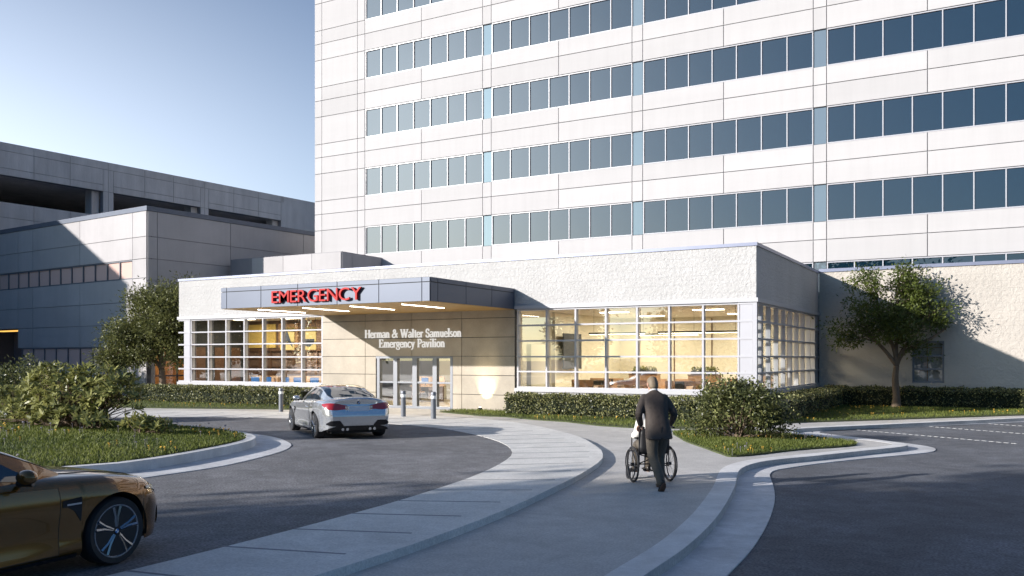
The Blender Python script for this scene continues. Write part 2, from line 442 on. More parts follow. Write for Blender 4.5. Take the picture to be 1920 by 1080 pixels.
# gutter apron lies between the riser and the lot
structure(MB().prism(gut + [p for p in reversed(riser) if p[1] > -45], -.2, -.105).build('gutter', M['gutter']))
# parking stall dashes
for (a, b) in (((3.29, -1.02), (7.47, -3.65)), ((4.95, 1.6), (10.2, -1.75)), ((6.73, 3.79), (12.6, .1)), ((8.7, 6.3), (14.6, 2.5))):
    m = MB(); a = Vector(a); b = Vector(b); L = (b - a).length; t = (b - a) / L; n = Vector((-t.y, t.x)) * .035
    s = 0
    while s < L:
        p, q = a + t * s, a + t * min(s + .13, L)
        m.prism([tuple(p - n), tuple(q - n), tuple(q + n), tuple(p + n)], -.121, -.116); s += .2
    structure(m.build('stall_marking', M['paint']))
# drop-off road, its paver band and the planted island
inner = [(-36, -34), (-34, -24), (-29, -17.5), (-23, -12.9), (-17.89, -9.82), (-15.97, -8.75), (-13.65, -7.95), (-11.29, -7.75), (-8.99, -8.14), (-6.65, -8.9), (-4.98, -9.95), (-3.7, -11.01), (-2.59, -12.2), (-1.79, -13.37), (-1.31, -14.37), (-.85, -15.7), (-.46, -17.2), (-.24, -18.49), (-.08, -19.59), (.02, -20.74), (.09, -21.82), (.13, -22.91), (.15, -24.2), (.1, -27), (-.2, -33), (-.8, -45)]
outer = [(-40, -34), (-37.5, -22.5), (-32, -15.5), (-26, -10.6), (-20.96, -7.3), (-18.56, -6.27), (-15.94, -5.45), (-13.45, -4.85), (-11.0, -4.55), (-8.89, -4.7), (-6.57, -5.49), (-4.74, -6.73), (-3.06, -8.35), (-1.94, -9.6), (-1.0, -11.0), (-.35, -12.05), (.12, -13.04), (.48, -14.01), (.95, -15.95), (1.28, -17.77), (1.58, -19.67), (1.74, -21.43), (1.78, -22.58), (1.78, -24), (1.75, -27), (1.5, -33), (1.0, -45)]
inn = catmull(inner, 5)
out_ = catmull(outer, 5)
structure(MB().prism(inn + [(-.8, -60), (-36, -60)], -.02, .085).build('road', M['asphalt']))
def resample(P, n):
    P = np.array(P); d = np.r_[0, np.cumsum(np.linalg.norm(np.diff(P, axis=0), axis=1))]
    s = np.linspace(0, d[-1], n)
    return [(float(np.interp(q, d, P[:, 0])), float(np.interp(q, d, P[:, 1]))) for q in s]
# match each inner point to the outer curve by arc length within common spans
NI = 120
A_ = resample(inn, NI); B_ = resample(out_, NI)
bandm = MB(); bandm.strip(A_, B_, -.02, .092); bandm.cur = 1
# the grooves, sunk look: dark strips 4 mm above the pavers
joints = [((.13, -24.1), (1.47, -23.9)), ((.12, -22.91), (1.45, -22.57)), ((.09, -21.85), (1.41, -21.39)), ((0, -20.74), (1.32, -20.22)), ((-.07, -19.64), (1.21, -19.06)), ((-.21, -18.6), (1.07, -17.87)), ((-.42, -17.46), (.87, -16.71)), ((-.64, -16.44), (.62, -15.57)), ((-.91, -15.46), (.31, -14.4)),
          ((-1.24, -14.5), (.0, -13.45)), ((-1.66, -13.6), (-.42, -12.5)), ((-2.2, -12.75), (-.95, -11.55)), ((-2.8, -11.95), (-1.55, -10.75)), ((-3.5, -11.2), (-2.25, -9.95)), ((-4.25, -10.55), (-3.05, -9.15)), ((-5.05, -9.9), (-3.95, -8.4)), ((-5.95, -9.3), (-4.95, -7.6)), ((-6.95, -8.8), (-6.05, -6.95)), ((-8.0, -8.45), (-7.2, -6.35)), ((-9.2, -8.1), (-8.5, -5.8)), ((-10.5, -7.85), (-9.9, -5.45)), ((-11.9, -7.75), (-11.4, -5.3)), ((-13.3, -7.9), (-12.9, -5.45)), ((-14.7, -8.25), (-14.4, -5.85)), ((-16.1, -8.8), (-15.9, -6.2)), ((-17.5, -9.6), (-17.5, -6.75)), ((-18.9, -10.4), (-19.1, -7.3)), ((-20.4, -11.3), (-20.7, -8.1))]
for a, b in joints:
    a = Vector(a); b = Vector(b); t = (b - a).normalized(); n = Vector((-t.y, t.x)) * .02
    bandm.prism([tuple(a - n), tuple(b - n), tuple(b + n), tuple(a + n)], .085, .0945)
structure(bandm.build('paver_band', [M['paver'], M['gap']]))
rim = catmull([(-5.99, -19.9), (-5.93, -19.3), (-6.04, -18.48), (-6.5, -16.9), (-6.95, -15.8), (-7.38, -15.15), (-7.8, -14.72), (-8.42, -14.3), (-9.03, -14.0), (-11.31, -13.3), (-12.9, -13.3), (-16, -13.6), (-20, -14.8), (-22.6, -17), (-22, -20.5), (-18, -23), (-13, -24), (-9, -23.2), (-6.8, -21.6)], 5, True)
gutI = catmull([(-5.2, -20.3), (-5.12, -19.3), (-5.2, -18.1), (-5.6, -16.8), (-6.11, -15.6), (-6.72, -14.7), (-7.37, -14.1), (-8.4, -13.4), (-9.45, -12.95), (-11.4, -12.4), (-13, -12.35), (-16.3, -12.6), (-20.6, -13.7), (-23.7, -16.7), (-23.1, -21), (-18.4, -24), (-13, -25), (-8.6, -24.2), (-6.0, -22.3)], 5, True)
structure(MB().prism(gutI, .05, .098).build('island_gutter', M['gutter']))
def inset(P, d):
    out = []; n = len(P)
    for i, p in enumerate(P):
        a = P[(i - 1) % n]; b = P[(i + 1) % n]; t = Vector((b[0] - a[0], b[1] - a[1])); t.normalize()
        out.append((p[0] - t.y * d, p[1] + t.x * d))
    return out
rin = inset(rim, .2)
if not inside(rim, np.array([rin[40]]))[0]: rin = inset(rim, -.2)
structure(MB().strip(rim + [rim[0]], rin + [rin[0]], .05, .27).build('island_kerb', M['kerb']))
# island soil: slightly crowned
cx_, cy_ = -14, -18.5
soil = MB(); rings_ = []
for f in (1.0, .93, .8, .6, .35, .05):
    rings_.append([(cx_ + (p[0] - cx_) * f, cy_ + (p[1] - cy_) * f, .25 + .22 * (1 - f ** 2)) for p in rin])
soil.rings(rings_)
structure(soil.build('island_soil', M['soil'], smooth=True, angle=0))
def island_z(x, y):
    f = .5 * (math.hypot((x - cx_) / 7.8, (y - cy_) / 4.9) + max(abs(x - cx_) / 8.4, abs(y - cy_) / 5.4))
    f = min(f, 1); return .25 + .22 * (1 - f * f)
# lawn strips by the buildings and on the peninsula (soil sheets; blades come later)
LAWN = {
    'front_right': [(-11.55, -1.62), (-9.09, -2.75), (-7.96, -2.85), (-6.43, -3.6), (-5.08, -3.95), (-3.51, -4.95), (-2.49, -5.15), (-1.23, -4.85), (-.44, -4.36), (.6, -2.2), (1.52, -.59), (3.73, 2.03), (7.8, 7.12), (11.0, 11.0), (.25, 11.0), (.25, -.2), (-11.55, -.2)],
    'front_left': [(-36, -8.2), (-22.93, -5.0), (-18.6, -3.45), (-16.0, -2.7), (-16.0, -.2), (-28.2, -.2), (-33, 1.0), (-37, -2)],
    'peninsula': catmull([(-.74, -6.21), (-.1, -7.6), (.4, -8.57), (1.24, -9.85), (1.94, -10.92), (2.24, -11.28), (2.58, -10.81), (3.18, -9.29), (3.93, -8.07), (4.15, -7.35), (3.9, -6.75), (3.46, -6.4), (2.56, -5.85), (1.9, -5.4), (.8, -5.2), (-.2, -5.5)], 3, True),
}
for k, p in LAWN.items():
    structure(MB().prism(p, -.02, .03).build('lawn_soil', M['soil']))

# ================================================================== PANELLED WALLS
def panel_wall(mb, fm, xs, zs, holes=(), gap=.025, t=.05):
    for i in range(len(xs) - 1):
        for j in range(len(zs) - 1):
            a0, a1, z0, z1 = xs[i] + gap / 2, xs[i + 1] - gap / 2, zs[j] + gap / 2, zs[j + 1] - gap / 2
            ca, cz = (a0 + a1) / 2, (z0 + z1) / 2
            if any(h[0] < ca < h[1] and h[2] < cz < h[3] for h in holes): continue
            v = [fm(a, z, d) for d in (0, t) for (a, z) in ((a0, z0), (a1, z0), (a1, z1), (a0, z1))]
            mb.add(v, [(0, 1, 2, 3), (7, 6, 5, 4), (0, 4, 5, 1), (1, 5, 6, 2), (2, 6, 7, 3), (3, 7, 4, 0)])

def glazing(name, parent, fm, xs, zs, fw, depth, frame, glass, gd=.03, hw=None, ends=True, tilt=.0015):
    """one framed window: bars at xs and zs (frame mesh) with its panes as a child"""
    hw = hw or fw
    f = MB()
    def bar(a0, a1, z0, z1, d0, d1):
        v = [fm(a, z, d) for d in (d0, d1) for (a, z) in ((a0, z0), (a1, z0), (a1, z1), (a0, z1))]
        f.add(v, [(0, 1, 2, 3), (7, 6, 5, 4), (0, 4, 5, 1), (1, 5, 6, 2), (2, 6, 7, 3), (3, 7, 4, 0)])
    for x in xs: bar(x - fw / 2, x + fw / 2, zs[0], zs[-1], -depth, 0)
    for z in zs: bar(xs[0] - fw / 2 - (.0 if ends else 0), xs[-1] + fw / 2, z - hw / 2, z + hw / 2, -depth + .003, .012)
    fo = f.build(name, frame, parent)
    p = MB()
    for i in range(len(xs) - 1):
        for j in range(len(zs) - 1):
            a0, a1, z0, z1 = xs[i] + fw / 2, xs[i + 1] - fw / 2, zs[j] + hw / 2, zs[j + 1] - hw / 2
            e0, e1, e2 = [random.uniform(-tilt, tilt) for _ in range(3)]     # panes never sit quite true
            p.quad(fm(a0, z0, -depth + gd + e0), fm(a1, z0, -depth + gd + e1), fm(a1, z1, -depth + gd + e2 + e1), fm(a0, z1, -depth + gd + e2 + e0))
    p.build('pane', glass, fo, fix=False)
    return fo

# ------------------------------------------------------------------ the white tower
TY = 11.6
tower = thing('hospital_tower', 'tall white panelled hospital tower with ribbon rows of blue glass, behind the low pavilion', 'building', (0, 0, 0))
txs = [-29.61, -29.04, -26.29, -25.73, -21.67, -17.62, -17.07, -13.01, -8.95, -8.39, -4.36, -.30, .27, 4.34, 8.40, 8.97, 13.03, 17.09, 17.66, 21.7, 25.8]
bays = [(-25.73, -17.62), (-17.07, -8.95), (-8.39, -.30), (.27, 8.40), (8.97, 17.09), (17.66, 25.8)]
piers = [(-17.62, -17.07), (-8.95, -8.39), (-.30, .27), (8.40, 8.97), (17.09, 17.66)]
tzs = []
for k in range(-1, 6): tzs += [8.16 + 3.46 * k, 9.82 + 3.46 * k, 10.81 + 3.46 * k]
tzs = [0, 2.5] + tzs + [28.92, 31.5]
wrows = [(8.16 + 3.46 * k, 9.82 + 3.46 * k) for k in range(-1, 6)]
holes = [(-25.73, 25.8, a, b) for a, b in wrows]
fmT = lambda a, z, d: (a, TY - d, z)
pm = MB(); panel_wall(pm, fmT, txs, tzs, holes, .034, .05)
pm.build('wall_panel', M['panel'], tower)
bk = MB()
zz = [0] + [q for r in wrows for q in r] + [31.5]
for i in range(0, len(zz), 2): bk.box(-29.59, 25.78, TY + .002, TY + .22, zz[i], zz[i + 1])
bk.box(-29.59, -25.75, TY + .004, TY + .218, 0, 31.4)
bk.build('wall_backing', M['gap'], tower)
MB().box(-29.60, 25.79, TY + .225, 32, 0, 31.6).build('wall', M['panel'], tower)
for (a, b) in wrows:
    for (x0, x1) in bays:
        n = 7; w_ = (x1 - x0) / n
        glazing('window', tower, fmT, [x0 + .03] + [x0 + w_ * i for i in range(1, n)] + [x1 - .03], [a + .025, b - .03], .045, .09, M['frame'], M['tower_glass'], .03, tilt=.0025)
    for (x0, x1) in piers:
        MB().box(x0 + .03, x1 - .03, TY + .05, TY + .1, a + .02, b - .02).build('spandrel_panel', M['spandrel'], tower)

# ------------------------------------------------------------------ left building, its wing, and the car park behind
rz2 = R(-5.25); org2 = (-34.06, 3.02, 0)
clinic = thing('clinic_building', 'grey panelled two storey building with brown strip windows at the left, half in shadow', 'building', org2, rz2)
fmF = lambda a, z, d: (a, -d, z)
fmS = lambda a, z, d: (d, a, z)
cx = [-18, -12.16, -6.72, -1.32, -.0]
cz = [0, 1.58, 2.70, 3.95, 5.2, 6.50, 7.57, 8.79, 10.2]
hF = [(-17.9, -1.32, 6.50, 7.57), (-13.68, -1.32, 1.58, 2.70), (-18, -14.0, 0, 4.0)]
pm = MB()
panel_wall(pm, fmF, [-18, -14.0, -12.16, -6.72, -1.32, 0], cz, hF, .03, .05)
panel_wall(pm, fmS, [0, .59, 5.5, 11.26, 17], [2.7, 3.95, 5.2, 6.35, 7.57, 8.79, 10.2], (), .03, .05)
panel_wall(pm, fmS, [3.4, 5.5, 11.26, 17], [0, 1.58, 2.7], (), .03, .05)
pm.build('wall_panel', M['panel_grey'], clinic)
b = MB()
b.box(-13.9, -.02, .002, .25, 0, 1.58); b.box(-13.9, -.02, .002, .25, 2.7, 6.5); b.box(-18, -.02, .002, .25, 7.57, 10.3); b.box(-18, -13.9, .002, .25, 4.02, 6.5)
b.box(-1.3, -.02, .004, .248, 0, 10.2)
b.box(-.25, -.002, .3, 17, 2.7, 10.3); b.box(-.25, -.002, 3.42, 17, 0, 2.7)
b.build('wall_backing', M['gap'], clinic)
MB().box(-18, -.3, 4.6, 17, 0, 10.3).build('wall', M['panel_grey'], clinic)
MB().box(-18.1, .1, -.1, 17, 10.2, 10.46).build('coping', M['coping_dark'], clinic)
MB().box(-17.9, -1.3, .3, 4.5, 4.1, 10.1).build('upper_room', M['brownwall'], clinic)
glazing('window', clinic, fmF, [-17.9 + (16.5 / 13) * i for i in range(14)], [6.53, 7.54], .07, .12, M['alu'], M['brown_glass'], .05)
glazing('window', clinic, fmF, [-13.6 + (12.2 / 9) * i for i in range(10)], [1.61, 2.67], .07, .12, M['alu'], M['brown_glass'], .05)
MB().box(-17.9, -14.05, 1.6, 1.8, 0, 4.0).build('loading_door', M['coping_dark'], clinic)
MB().box(-17.6, -14.4, .5, .8, 3.82, 3.9).build('lamp', emit('amber_lamp', (1, .55, .12), .9), clinic)
# entrance at the corner, glazed, with a round column
cl = MB(); cl.lathe([(.3, 0), (.3, 2.68)], (-.32, .34, 0), 24); cl.build('column', M['concrete'], clinic, smooth=True)
glazing('entrance', clinic, lambda a, z, d: (-1.0 + d, a, z), [.6, 1.6, 2.6, 3.4], [.05, 1.05, 2.68], .08, .1, M['alu'], M['glass'], .04)
e = MB(); e.box(-4, -3.9, .3, 4.5, 0, 2.7); e.box(-3.9, -.3, 4.4, 4.5, 0, 2.7); e.build('inner_wall', M['wood'], clinic)
MB().box(-3.8, -1.2, .6, 4.2, 2.6, 2.66).build('ceiling_lamp', emit('entrance_lamp', (1, .62, .25), 2.0), clinic)

wing = thing('neighbour_wing', 'tall grey wing standing forward of the left building, outside the left edge', 'building', org2, rz2)
MB().box(-34, -18.06, -26, -.15, 0, 15.4).build('wall', M['panel_grey'], wing)
MB().box(-34.1, -17.96, -26.1, -.16, 15.4, 15.6).build('coping', M['coping_dark'], wing)

park = thing('parking_garage', 'brown grey ribbed concrete parking garage with long dark openings, behind the left building', 'parking garage', org2, rz2)
GX = -20
fmG = lambda a, z, d: (GX + d, a, z)
zt, zo1, zo0 = 17.15, 14.86, 12.97
openings = [(1.4, 9.2), (10.05, 17.9), (18.7, 26.6)]
pm = MB()
jn = [-.2, .6, 3.98, 6.63, 9.2, 10.05, 12.7, 15.3, 17.9, 18.7, 21.3, 24.0, 26.6]
panel_wall(pm, fmG, [1.0, 3.98, 6.63, 9.2], [zo1, 15.35, 16.55], (), .03, .06)
panel_wall(pm, fmG, [10.05, 12.7, 15.3, 17.9], [zo1, 15.35, 16.55], (), .03, .06)
panel_wall(pm, fmG, [18.7, 21.3, 24.0, 26.6], [zo1, 15.35, 16.55], (), .03, .06)
panel_wall(pm, fmG, [1.0, 3.98, 6.63, 9.62, 12.7, 15.3, 18.3, 21.3, 24.0, 26.98], [16.55, zt], (), .03, .06)
panel_wall(pm, fmG, [9.2, 9.62, 10.05], [zo0, zo1, 16.55], (), .03, .06)
panel_wall(pm, fmG, [17.9, 18.3, 18.7], [zo0, zo1, 16.55], (), .03, .06)
panel_wall(pm, fmG, [1.0, 3.98, 6.63, 9.62, 12.7, 15.3, 18.3, 21.3, 24.0, 26.98], [8.4, 11.9, zo0], (), .03, .06)
panel_wall(pm, fmG, [26.6, 34], [8.4, zt], (), .03, .06)
pm.build('wall_panel', M['garage'], park)
b = MB()
b.box(GX - .4, GX - .002, 1.0, 34, zo1, zt - .01); b.box(GX - .4, GX - .002, 1.0, 34, 0, zo0)
for (a0, a1) in ((9.21, 10.04), (17.91, 18.69), (26.61, 33.9)): b.box(GX - .4, GX - .003, a0, a1, zo0, zo1)
b.build('wall_backing', M['gap'], park)
b = MB(); b.box(-40, GX - .41, 1.0, 34, zo0 - .5, zo0 - .1); b.box(-40, GX - .41, 1.0, 34, zo1 + .1, zo1 + .6); b.box(-40.5, -40, 1.0, 34, 0, zt); b.box(-40, GX - .41, .9, 1.0, 0, zt - .02); b.box(-40, GX - .41, 34, 34.1, 0, zt - .02)
b.build('deck', M['garage'], park)
for y in (8.55, 17.3, 26.0): MB().box(GX - 1.3, GX - .42, y, y + .6, zo0 - .1, zo1 + .1).build('pillar', M['garage'], park)

# ------------------------------------------------------------------ low link block between clinic and tower
link = thing('link_block', 'low white flat roofed block between the pavilion roof and the tower', 'building', (-24.5, 8, 0))
pm = MB()
panel_wall(pm, lambda a, z, d: (a + 24.5, -d, z), [-31.2, -28.75, -26.6, -24.5], [5.4, 6.96, 7.9], (), .025, .04)
panel_wall(pm, lambda a, z, d: (d, a - 8, z), [8, 8.85, 11.5], [5.4, 6.96, 7.9], (), .025, .04)
pm.build('wall_panel', M['panel_grey'], link)
MB().box(-8.5, -.005, .005, 3.55, 0, 7.92).build('wall', M['gap'], link)
# ------------------------------------------------------------------ rough wall right of the pavilion
rw = thing('block_wall', 'tan split face block wall with a small window, right of the pavilion under the tower', 'wall', (0, 11.2, 0))
b = MB(); Y0, Y1 = 0, .38
wx0, wx1, wz0, wz1 = 3.82, 5.25, 1.05, 2.86
wx0, wx1, wz0, wz1 = 3.78, 5.0, 1.02, 2.78
b.box(.02, wx0, Y0, Y1, 0, 5.86); b.box(wx1, 26, Y0, Y1, 0, 5.86); b.box(wx0, wx1, Y0, Y1, 0, wz0); b.box(wx0, wx1, Y0, Y1, wz1, 5.86)
b.build('wall', M['rock_tan'], rw)
MB().box(.02, 26.05, -.06, .39, 5.86, 6.0).build('coping', M['coping'], rw)
glazing('window', rw, lambda a, z, d: (a, .1 - d, z), [wx0 + .04, wx1 - .04], [wz0 + .04, 1.60, 2.16, wz1 - .04], .08, .1, M['alu'], M['glass'], .04)
bb = MB(); bb.box(wx0 - .5, wx1 + .5, .385, .39, .6, 3.2); bb.build('inner_wall', M['wood'], rw)

# ================================================================== PAVILION
pav = thing('emergency_pavilion', 'low white split face block pavilion with big gridded windows and a stone entrance', 'building', (0, 0, 0))
XL, XS0, XS1 = -27.9, -18.78, -9.17
YB = 11.2
b = MB()
b.box(XL, 0, 0, .35, 4.07, 5.80); b.box(XL, XL + .3, .35, YB - .02, 4.07, 5.8); b.box(-.3, 0, .35, YB - .02, 4.07, 5.8)   # parapet band
b.box(XL, XS0, 0, .3, 0, .79); b.box(XS1, 0, 0, .3, 0, .79); b.box(-.3, 0, .3, YB - .02, 0, .79)
b.box(XL, XL + .3, .3, YB - .02, 0, 4.05)
b.build('wall', M['rock'], pav)
MB().box(XL + .3, -.3, .35, YB - .02, 4.3, 5.2).build('roof', M['gap'], pav)
b = MB(); b.box(XL - .04, .04, -.04, .36, 5.80, 5.91); b.box(XL - .04, XL + .34, .36, YB - .03, 5.8, 5.91); b.box(-.34, .04, .36, YB - .03, 5.8, 5.91)
b.build('coping', M['coping'], pav)
MB().box(XL - .06, XS0 + .0, -.07, .3, 3.93, 4.07).build('cornice', M['white'], pav)
b = MB(); b.box(XS1, .07, -.07, .3, 3.93, 4.07); b.box(-.3, .07, .3, YB - .02, 3.93, 4.07)
b.build('cornice', M['white'], pav)
MB().box(XL - .06, XS0 - .01, -.08, .3, .79, .92).build('sill', M['white'], pav)
b = MB(); b.box(XS1 + .01, .08, -.08, .3, .79, .92); b.box(-.3, .08, .3, YB - .02, .79, .92)
b.build('sill', M['white'], pav)
# stone entrance wall
fmP = lambda a, z, d: (a, -d, z)
DX0, DX1 = -15.85, -12.10
st = MB()
zs = [.0, .63, 1.385, 2.135, 2.875, 3.625, 3.93]
panel_wall(st, lambda a, z, d: (a, .05 - d, z), [XS0, -16.42, -14.0, -11.58, XS1], zs[3:], (), .022, .06)
panel_wall(st, lambda a, z, d: (a, .05 - d, z), [XS0, -16.42, DX0], zs[:4], (), .022, .06)
panel_wall(st, lambda a, z, d: (a, .05 - d, z), [DX1, -11.58, XS1], zs[:4], (), .022, .06)
st.build('stone_panel', M['stone'], pav)
b = MB(); b.box(XS0, DX0 - .003, .052, .3, 0, 2.135); b.box(DX1 + .003, XS1, .052, .3, 0, 2.135); b.box(XS0, XS1, .052, .3, 2.138, 4.3)
b.build('wall_backing', M['line'], pav)
# windows
wz = [.95, 1.55, 2.115, 2.715, 3.305, 3.895]
lx = [-27.08 + (8.25 / 7) * i for i in range(8)]
rx = [-9.06, -7.83, -6.63, -5.42, -4.22, -3.03, -1.82, -.60]
sy = [.05, 1.0, 2.12, 3.33, 4.5, 5.72, 6.9, 8.15, 9.38, 10.43]
win_l = glazing('window', pav, lambda a, z, d: (a, .02 - d, z), lx, wz, .068, .2, M['frame'], M['glass'], .05, .058)
win_r = glazing('window', pav, lambda a, z, d: (a, .02 - d, z), rx, wz, .068, .2, M['frame'], M['glass'], .05, .058)
win_s = glazing('window', pav, lambda a, z, d: (-.02 + d, a, z), [.1] + sy[1:], wz, .068, .16, M['frame'], M['glass'], .05, .058)
# corner panels with the bars running on past the glass
for nm, x0, x1, e0, e1 in (('corner_panel', XL + .35, lx[0] - .06, XL - .02, lx[0]), ('corner_panel', rx[-1] + .06, -.12, rx[-1], -.02)):
    c = MB(); c.box(x0, x1, .0, .26, .93, 3.92)
    for z in wz: c.box(e0, e1, -.02, .06, z - .036, z + .036)
    c.build(nm, M['frame'], pav)
c = MB(); c.box(-.11, .025, -.025, .11, .93, 3.92); c.build('corner_post', M['frame'], pav)
c = MB(); c.box(-.28, -.03, 10.49, YB - .03, .93, 3.92)
for z in wz: c.box(-.06, .02, 10.4, YB - .04, z - .036, z + .036)
c.build('corner_panel', M['frame'], pav)
# sliding doors
dxs = [-15.72, -14.84, -13.86, -12.87, -12.06]
d = MB()
for x, w_ in zip(dxs, (.14, .20, .22, .20, .12)): d.box(x - w_ / 2, x + w_ / 2, -.02, .18, .02, 2.12)
d.box(DX0, DX1, -.015, .17, 2.05, 2.135); d.box(DX0, DX1, -.03, .2, .004, .1)
for i in range(4): d.box(dxs[i] + .06, dxs[i + 1] - .06, .0, .12, 1.03, 1.10)
do = d.build('door', M['alu'], pav)
p = MB()
for i in range(4):
    for (z0, z1) in ((.1, 1.03), (1.1, 2.05)): p.quad((dxs[i], .07, z0), (dxs[i + 1], .07, z0), (dxs[i + 1], .07, z1), (dxs[i], .07, z1))
p.build('pane', M['glass'], do, fix=False)
# interior shell
MB().box(XL + .31, -.31, .31, 10.9, .0, .03).build('floor', M['floor_in'], pav)
MB().box(XL + .31, -.31, .36, 10.9, 3.98, 4.29).build('ceiling', M['ceil'], pav)
b = MB(); b.box(-18.2, -9.3, 7.6, 7.8, .03, 3.98); b.box(-9.3, -9.15, 3.4, 10.5, .03, 3.98); b.box(-9.15, -.31, 10.5, 10.7, .03, 3.98)
b.build('back_wall', M['cream'], pav)
for x, y in ((-8.2, 10.46), (-6.4, 10.46), (-4.6, 10.46), (-2.8, 10.46), (-1.2, 10.46), (-16.2, 7.56)):
    MB().box(x - .02, x + .02, y, y + .035, .1, 3.9).build('wall_joint', M['wood_dark'], pav)
b = MB(); b.box(-9.2, -9.0, 1.0, 2.6, .03, 2.6); b.build('partition', M['cream'], pav)
MB().box(-8.9, -8.86, 3.6, 5.4, 1.6, 3.1).build('panel', M['dark'], pav)
# left room: dark side wall with wood panels, brown lattice wall with a yellow band
MB().box(XL + .305, XL + .34, .32, 4.0, .03, 3.98).build('side_wall', M['dark'], pav)
for y in (.7, 1.9, 3.0): MB().box(XL + .345, XL + .37, y, y + .6, .1, 2.6).build('panel', M['wood_dark'], pav)
MB().box(XL + .31, -20.5, 4.0, 4.2, .03, 3.98).build('back_wall', M['brownwall'], pav)
MB().box(-20.5, -20.3, 2.4, 4.2, .03, 3.98).build('back_wall', M['cream'], pav)
b = MB()
b.box(-27.4, -20.6, 3.90, 3.99, 2.42, 2.56); b.box(-27.4, -20.6, 3.90, 3.99, 1.22, 1.36); b.box(-27.4, -20.6, 3.94, 3.99, 1.62, 1.67); b.box(-27.4, -20.6, 3.94, 3.99, 2.02, 2.07)
x = -27.3
while x < -20.7: b.box(x - .035, x + .035, 3.92, 3.99, 1.36, 2.42); x += .78
b.build('lattice', M['wood_dark'], pav)
MB().box(-27.3, -25.4, 3.93, 3.99, 2.6, 3.8).build('panel', M['yellow'], pav)
MB().box(-25.2, -23.9, 3.93, 3.99, 2.6, 3.8).build('panel', M['wood'], pav)
MB().box(-27.3, -20.6, 3.93, 3.99, .1, 1.18).build('panel', M['wood'], pav)
# canopy
CY, CZ0, CZ1 = -5.71, 3.92, 4.73
can = MB()
cp = lambda a, z, d: (a, CY + .03 - d, z)
panel_wall(can, cp, [XS0, -18.47, -16.7, -14.9, -13.08, -11.26, -9.49, XS1], [CZ0, CZ1 - .17, CZ1], (), .03, .03)
panel_wall(can, lambda a, z, d: (XS1 - .03 + d, a, z), [CY + .032, -5.25, -3.5, -1.74, -.03], [CZ0, CZ1 - .17, CZ1], (), .03, .03)
panel_wall(can, lambda a, z, d: (XS0 + .03 - d, a, z), [CY + .032, -5.25, -3.5, -1.74, -.03], [CZ0, CZ1 - .17, CZ1], (), .03, .03)
cano = can.build('canopy', M['fascia'], pav)
MB().box(XS0 + .035, XS1 - .035, CY + .035, -.0, CZ0 + .03, CZ1 - .004).build('core', M['line'], cano)
MB().box(XS0 + .04, XS1 - .04, CY + .04, -.01, CZ0 - .002, CZ0 + .028).build('soffit', M['soffit'], cano)
for x in (-17.64, -15.38, -13.15, -10.88):
    MB().box(x - .02, x + .02, -4.92, -2.33, CZ0 - .022, CZ0 - .004).build('lamp', M['strip'], cano)
# pendant lamps in the right room and ceiling lamps
def area(name, loc, sx, sy_, e, col=(1, .89, .70), rot=(0, 0, 0)):
    l = bpy.data.lights.new(name, 'AREA'); l.shape = 'RECTANGLE'; l.size = sx; l.size_y = sy_; l.energy = e; l.color = col
    o = bpy.data.objects.new(name, l); COL.objects.link(o); o.location = loc; o.rotation_euler = rot; return o
for i, (x, y, L) in enumerate(((-6.3, 3.2, 2.4), (-2.9, 3.0, 3.2), (-5.0, 5.6, 2.6))):
    t = thing('pendant_lamp', ['short dark linear pendant lamp hanging nearest the entrance side of the right room', 'long dark linear pendant lamp hanging behind the middle of the right window', 'dark linear pendant lamp hanging deeper in the right room'][i], 'lamp', (x, y, 3.02), group='pendant lamps in the right room')
    MB().box(-L / 2, L / 2, -.06, .06, 0, .07).build('housing', M['black'], t)
    MB().box(-L / 2 + .03, L / 2 - .03, -.045, .045, -.012, -.002).build('diffuser', M['panel_lamp'], t)
    c = MB(); c.tube([(-L / 2 + .2, 0, .07), (-L / 2 + .2, 0, .955)], .006, 6); c.tube([(L / 2 - .2, 0, .07), (L / 2 - .2, 0, .955)], .006, 6); c.build('cable', M['black'], t)
    area('interior_lamp', (x, y, 2.98), L * .8, .1, 60)
for x, y, e in ((-25.6, 2.0, 60), (-22.6, 2.2, 150), (-16.5, 3.5, 140), (-12.5, 3.5, 160), (-7, 4.6, 110), (-3, 4.6, 110), (-6.8, 8.4, 120), (-2.6, 8.2, 140)):
    MB().box(x - .6, x + .6, y - .15, y + .15, 3.955, 3.978).build('ceiling_lamp', M['panel_lamp'], pav)
    area('interior_lamp', (x, y, 3.93), 1.1, .28, e)
area('soffit_lamp', (-14, -3.3, 3.88), 7, 2.2, 60, (1, .86, .62))

# wall washer: a ground lamp in the grass shining up the stone
t = thing('ground_uplight', 'small dark ground uplight in the grass throwing a bright spot on the stone wall', 'lamp', (-10.42, -.52, .03))
c = MB(); c.lathe([(.05, 0), (.08, .02), (.08, .12), (.06, .14)], (0, 0, 0), 16); c.build('housing', M['black'], t, smooth=True)
c = MB(); c.lathe([(.05, .141), (.05, .146)], (0, 0, 0), 16); c.build('lens', M['strip'], t)
l = bpy.data.lights.new('uplight', 'SPOT'); l.energy = 260; l.color = (1, .86, .58); l.spot_size = R(62); l.spot_blend = .9; l.shadow_soft_size = .04
o = bpy.data.objects.new('uplight', l); COL.objects.link(o); o.location = (-10.42, -.50, .22)
o.rotation_euler = (Vector((-10.42, -.02, .95)) - Vector(o.location)).to_track_quat('-Z', 'Y').to_euler()

PLANTERS = []
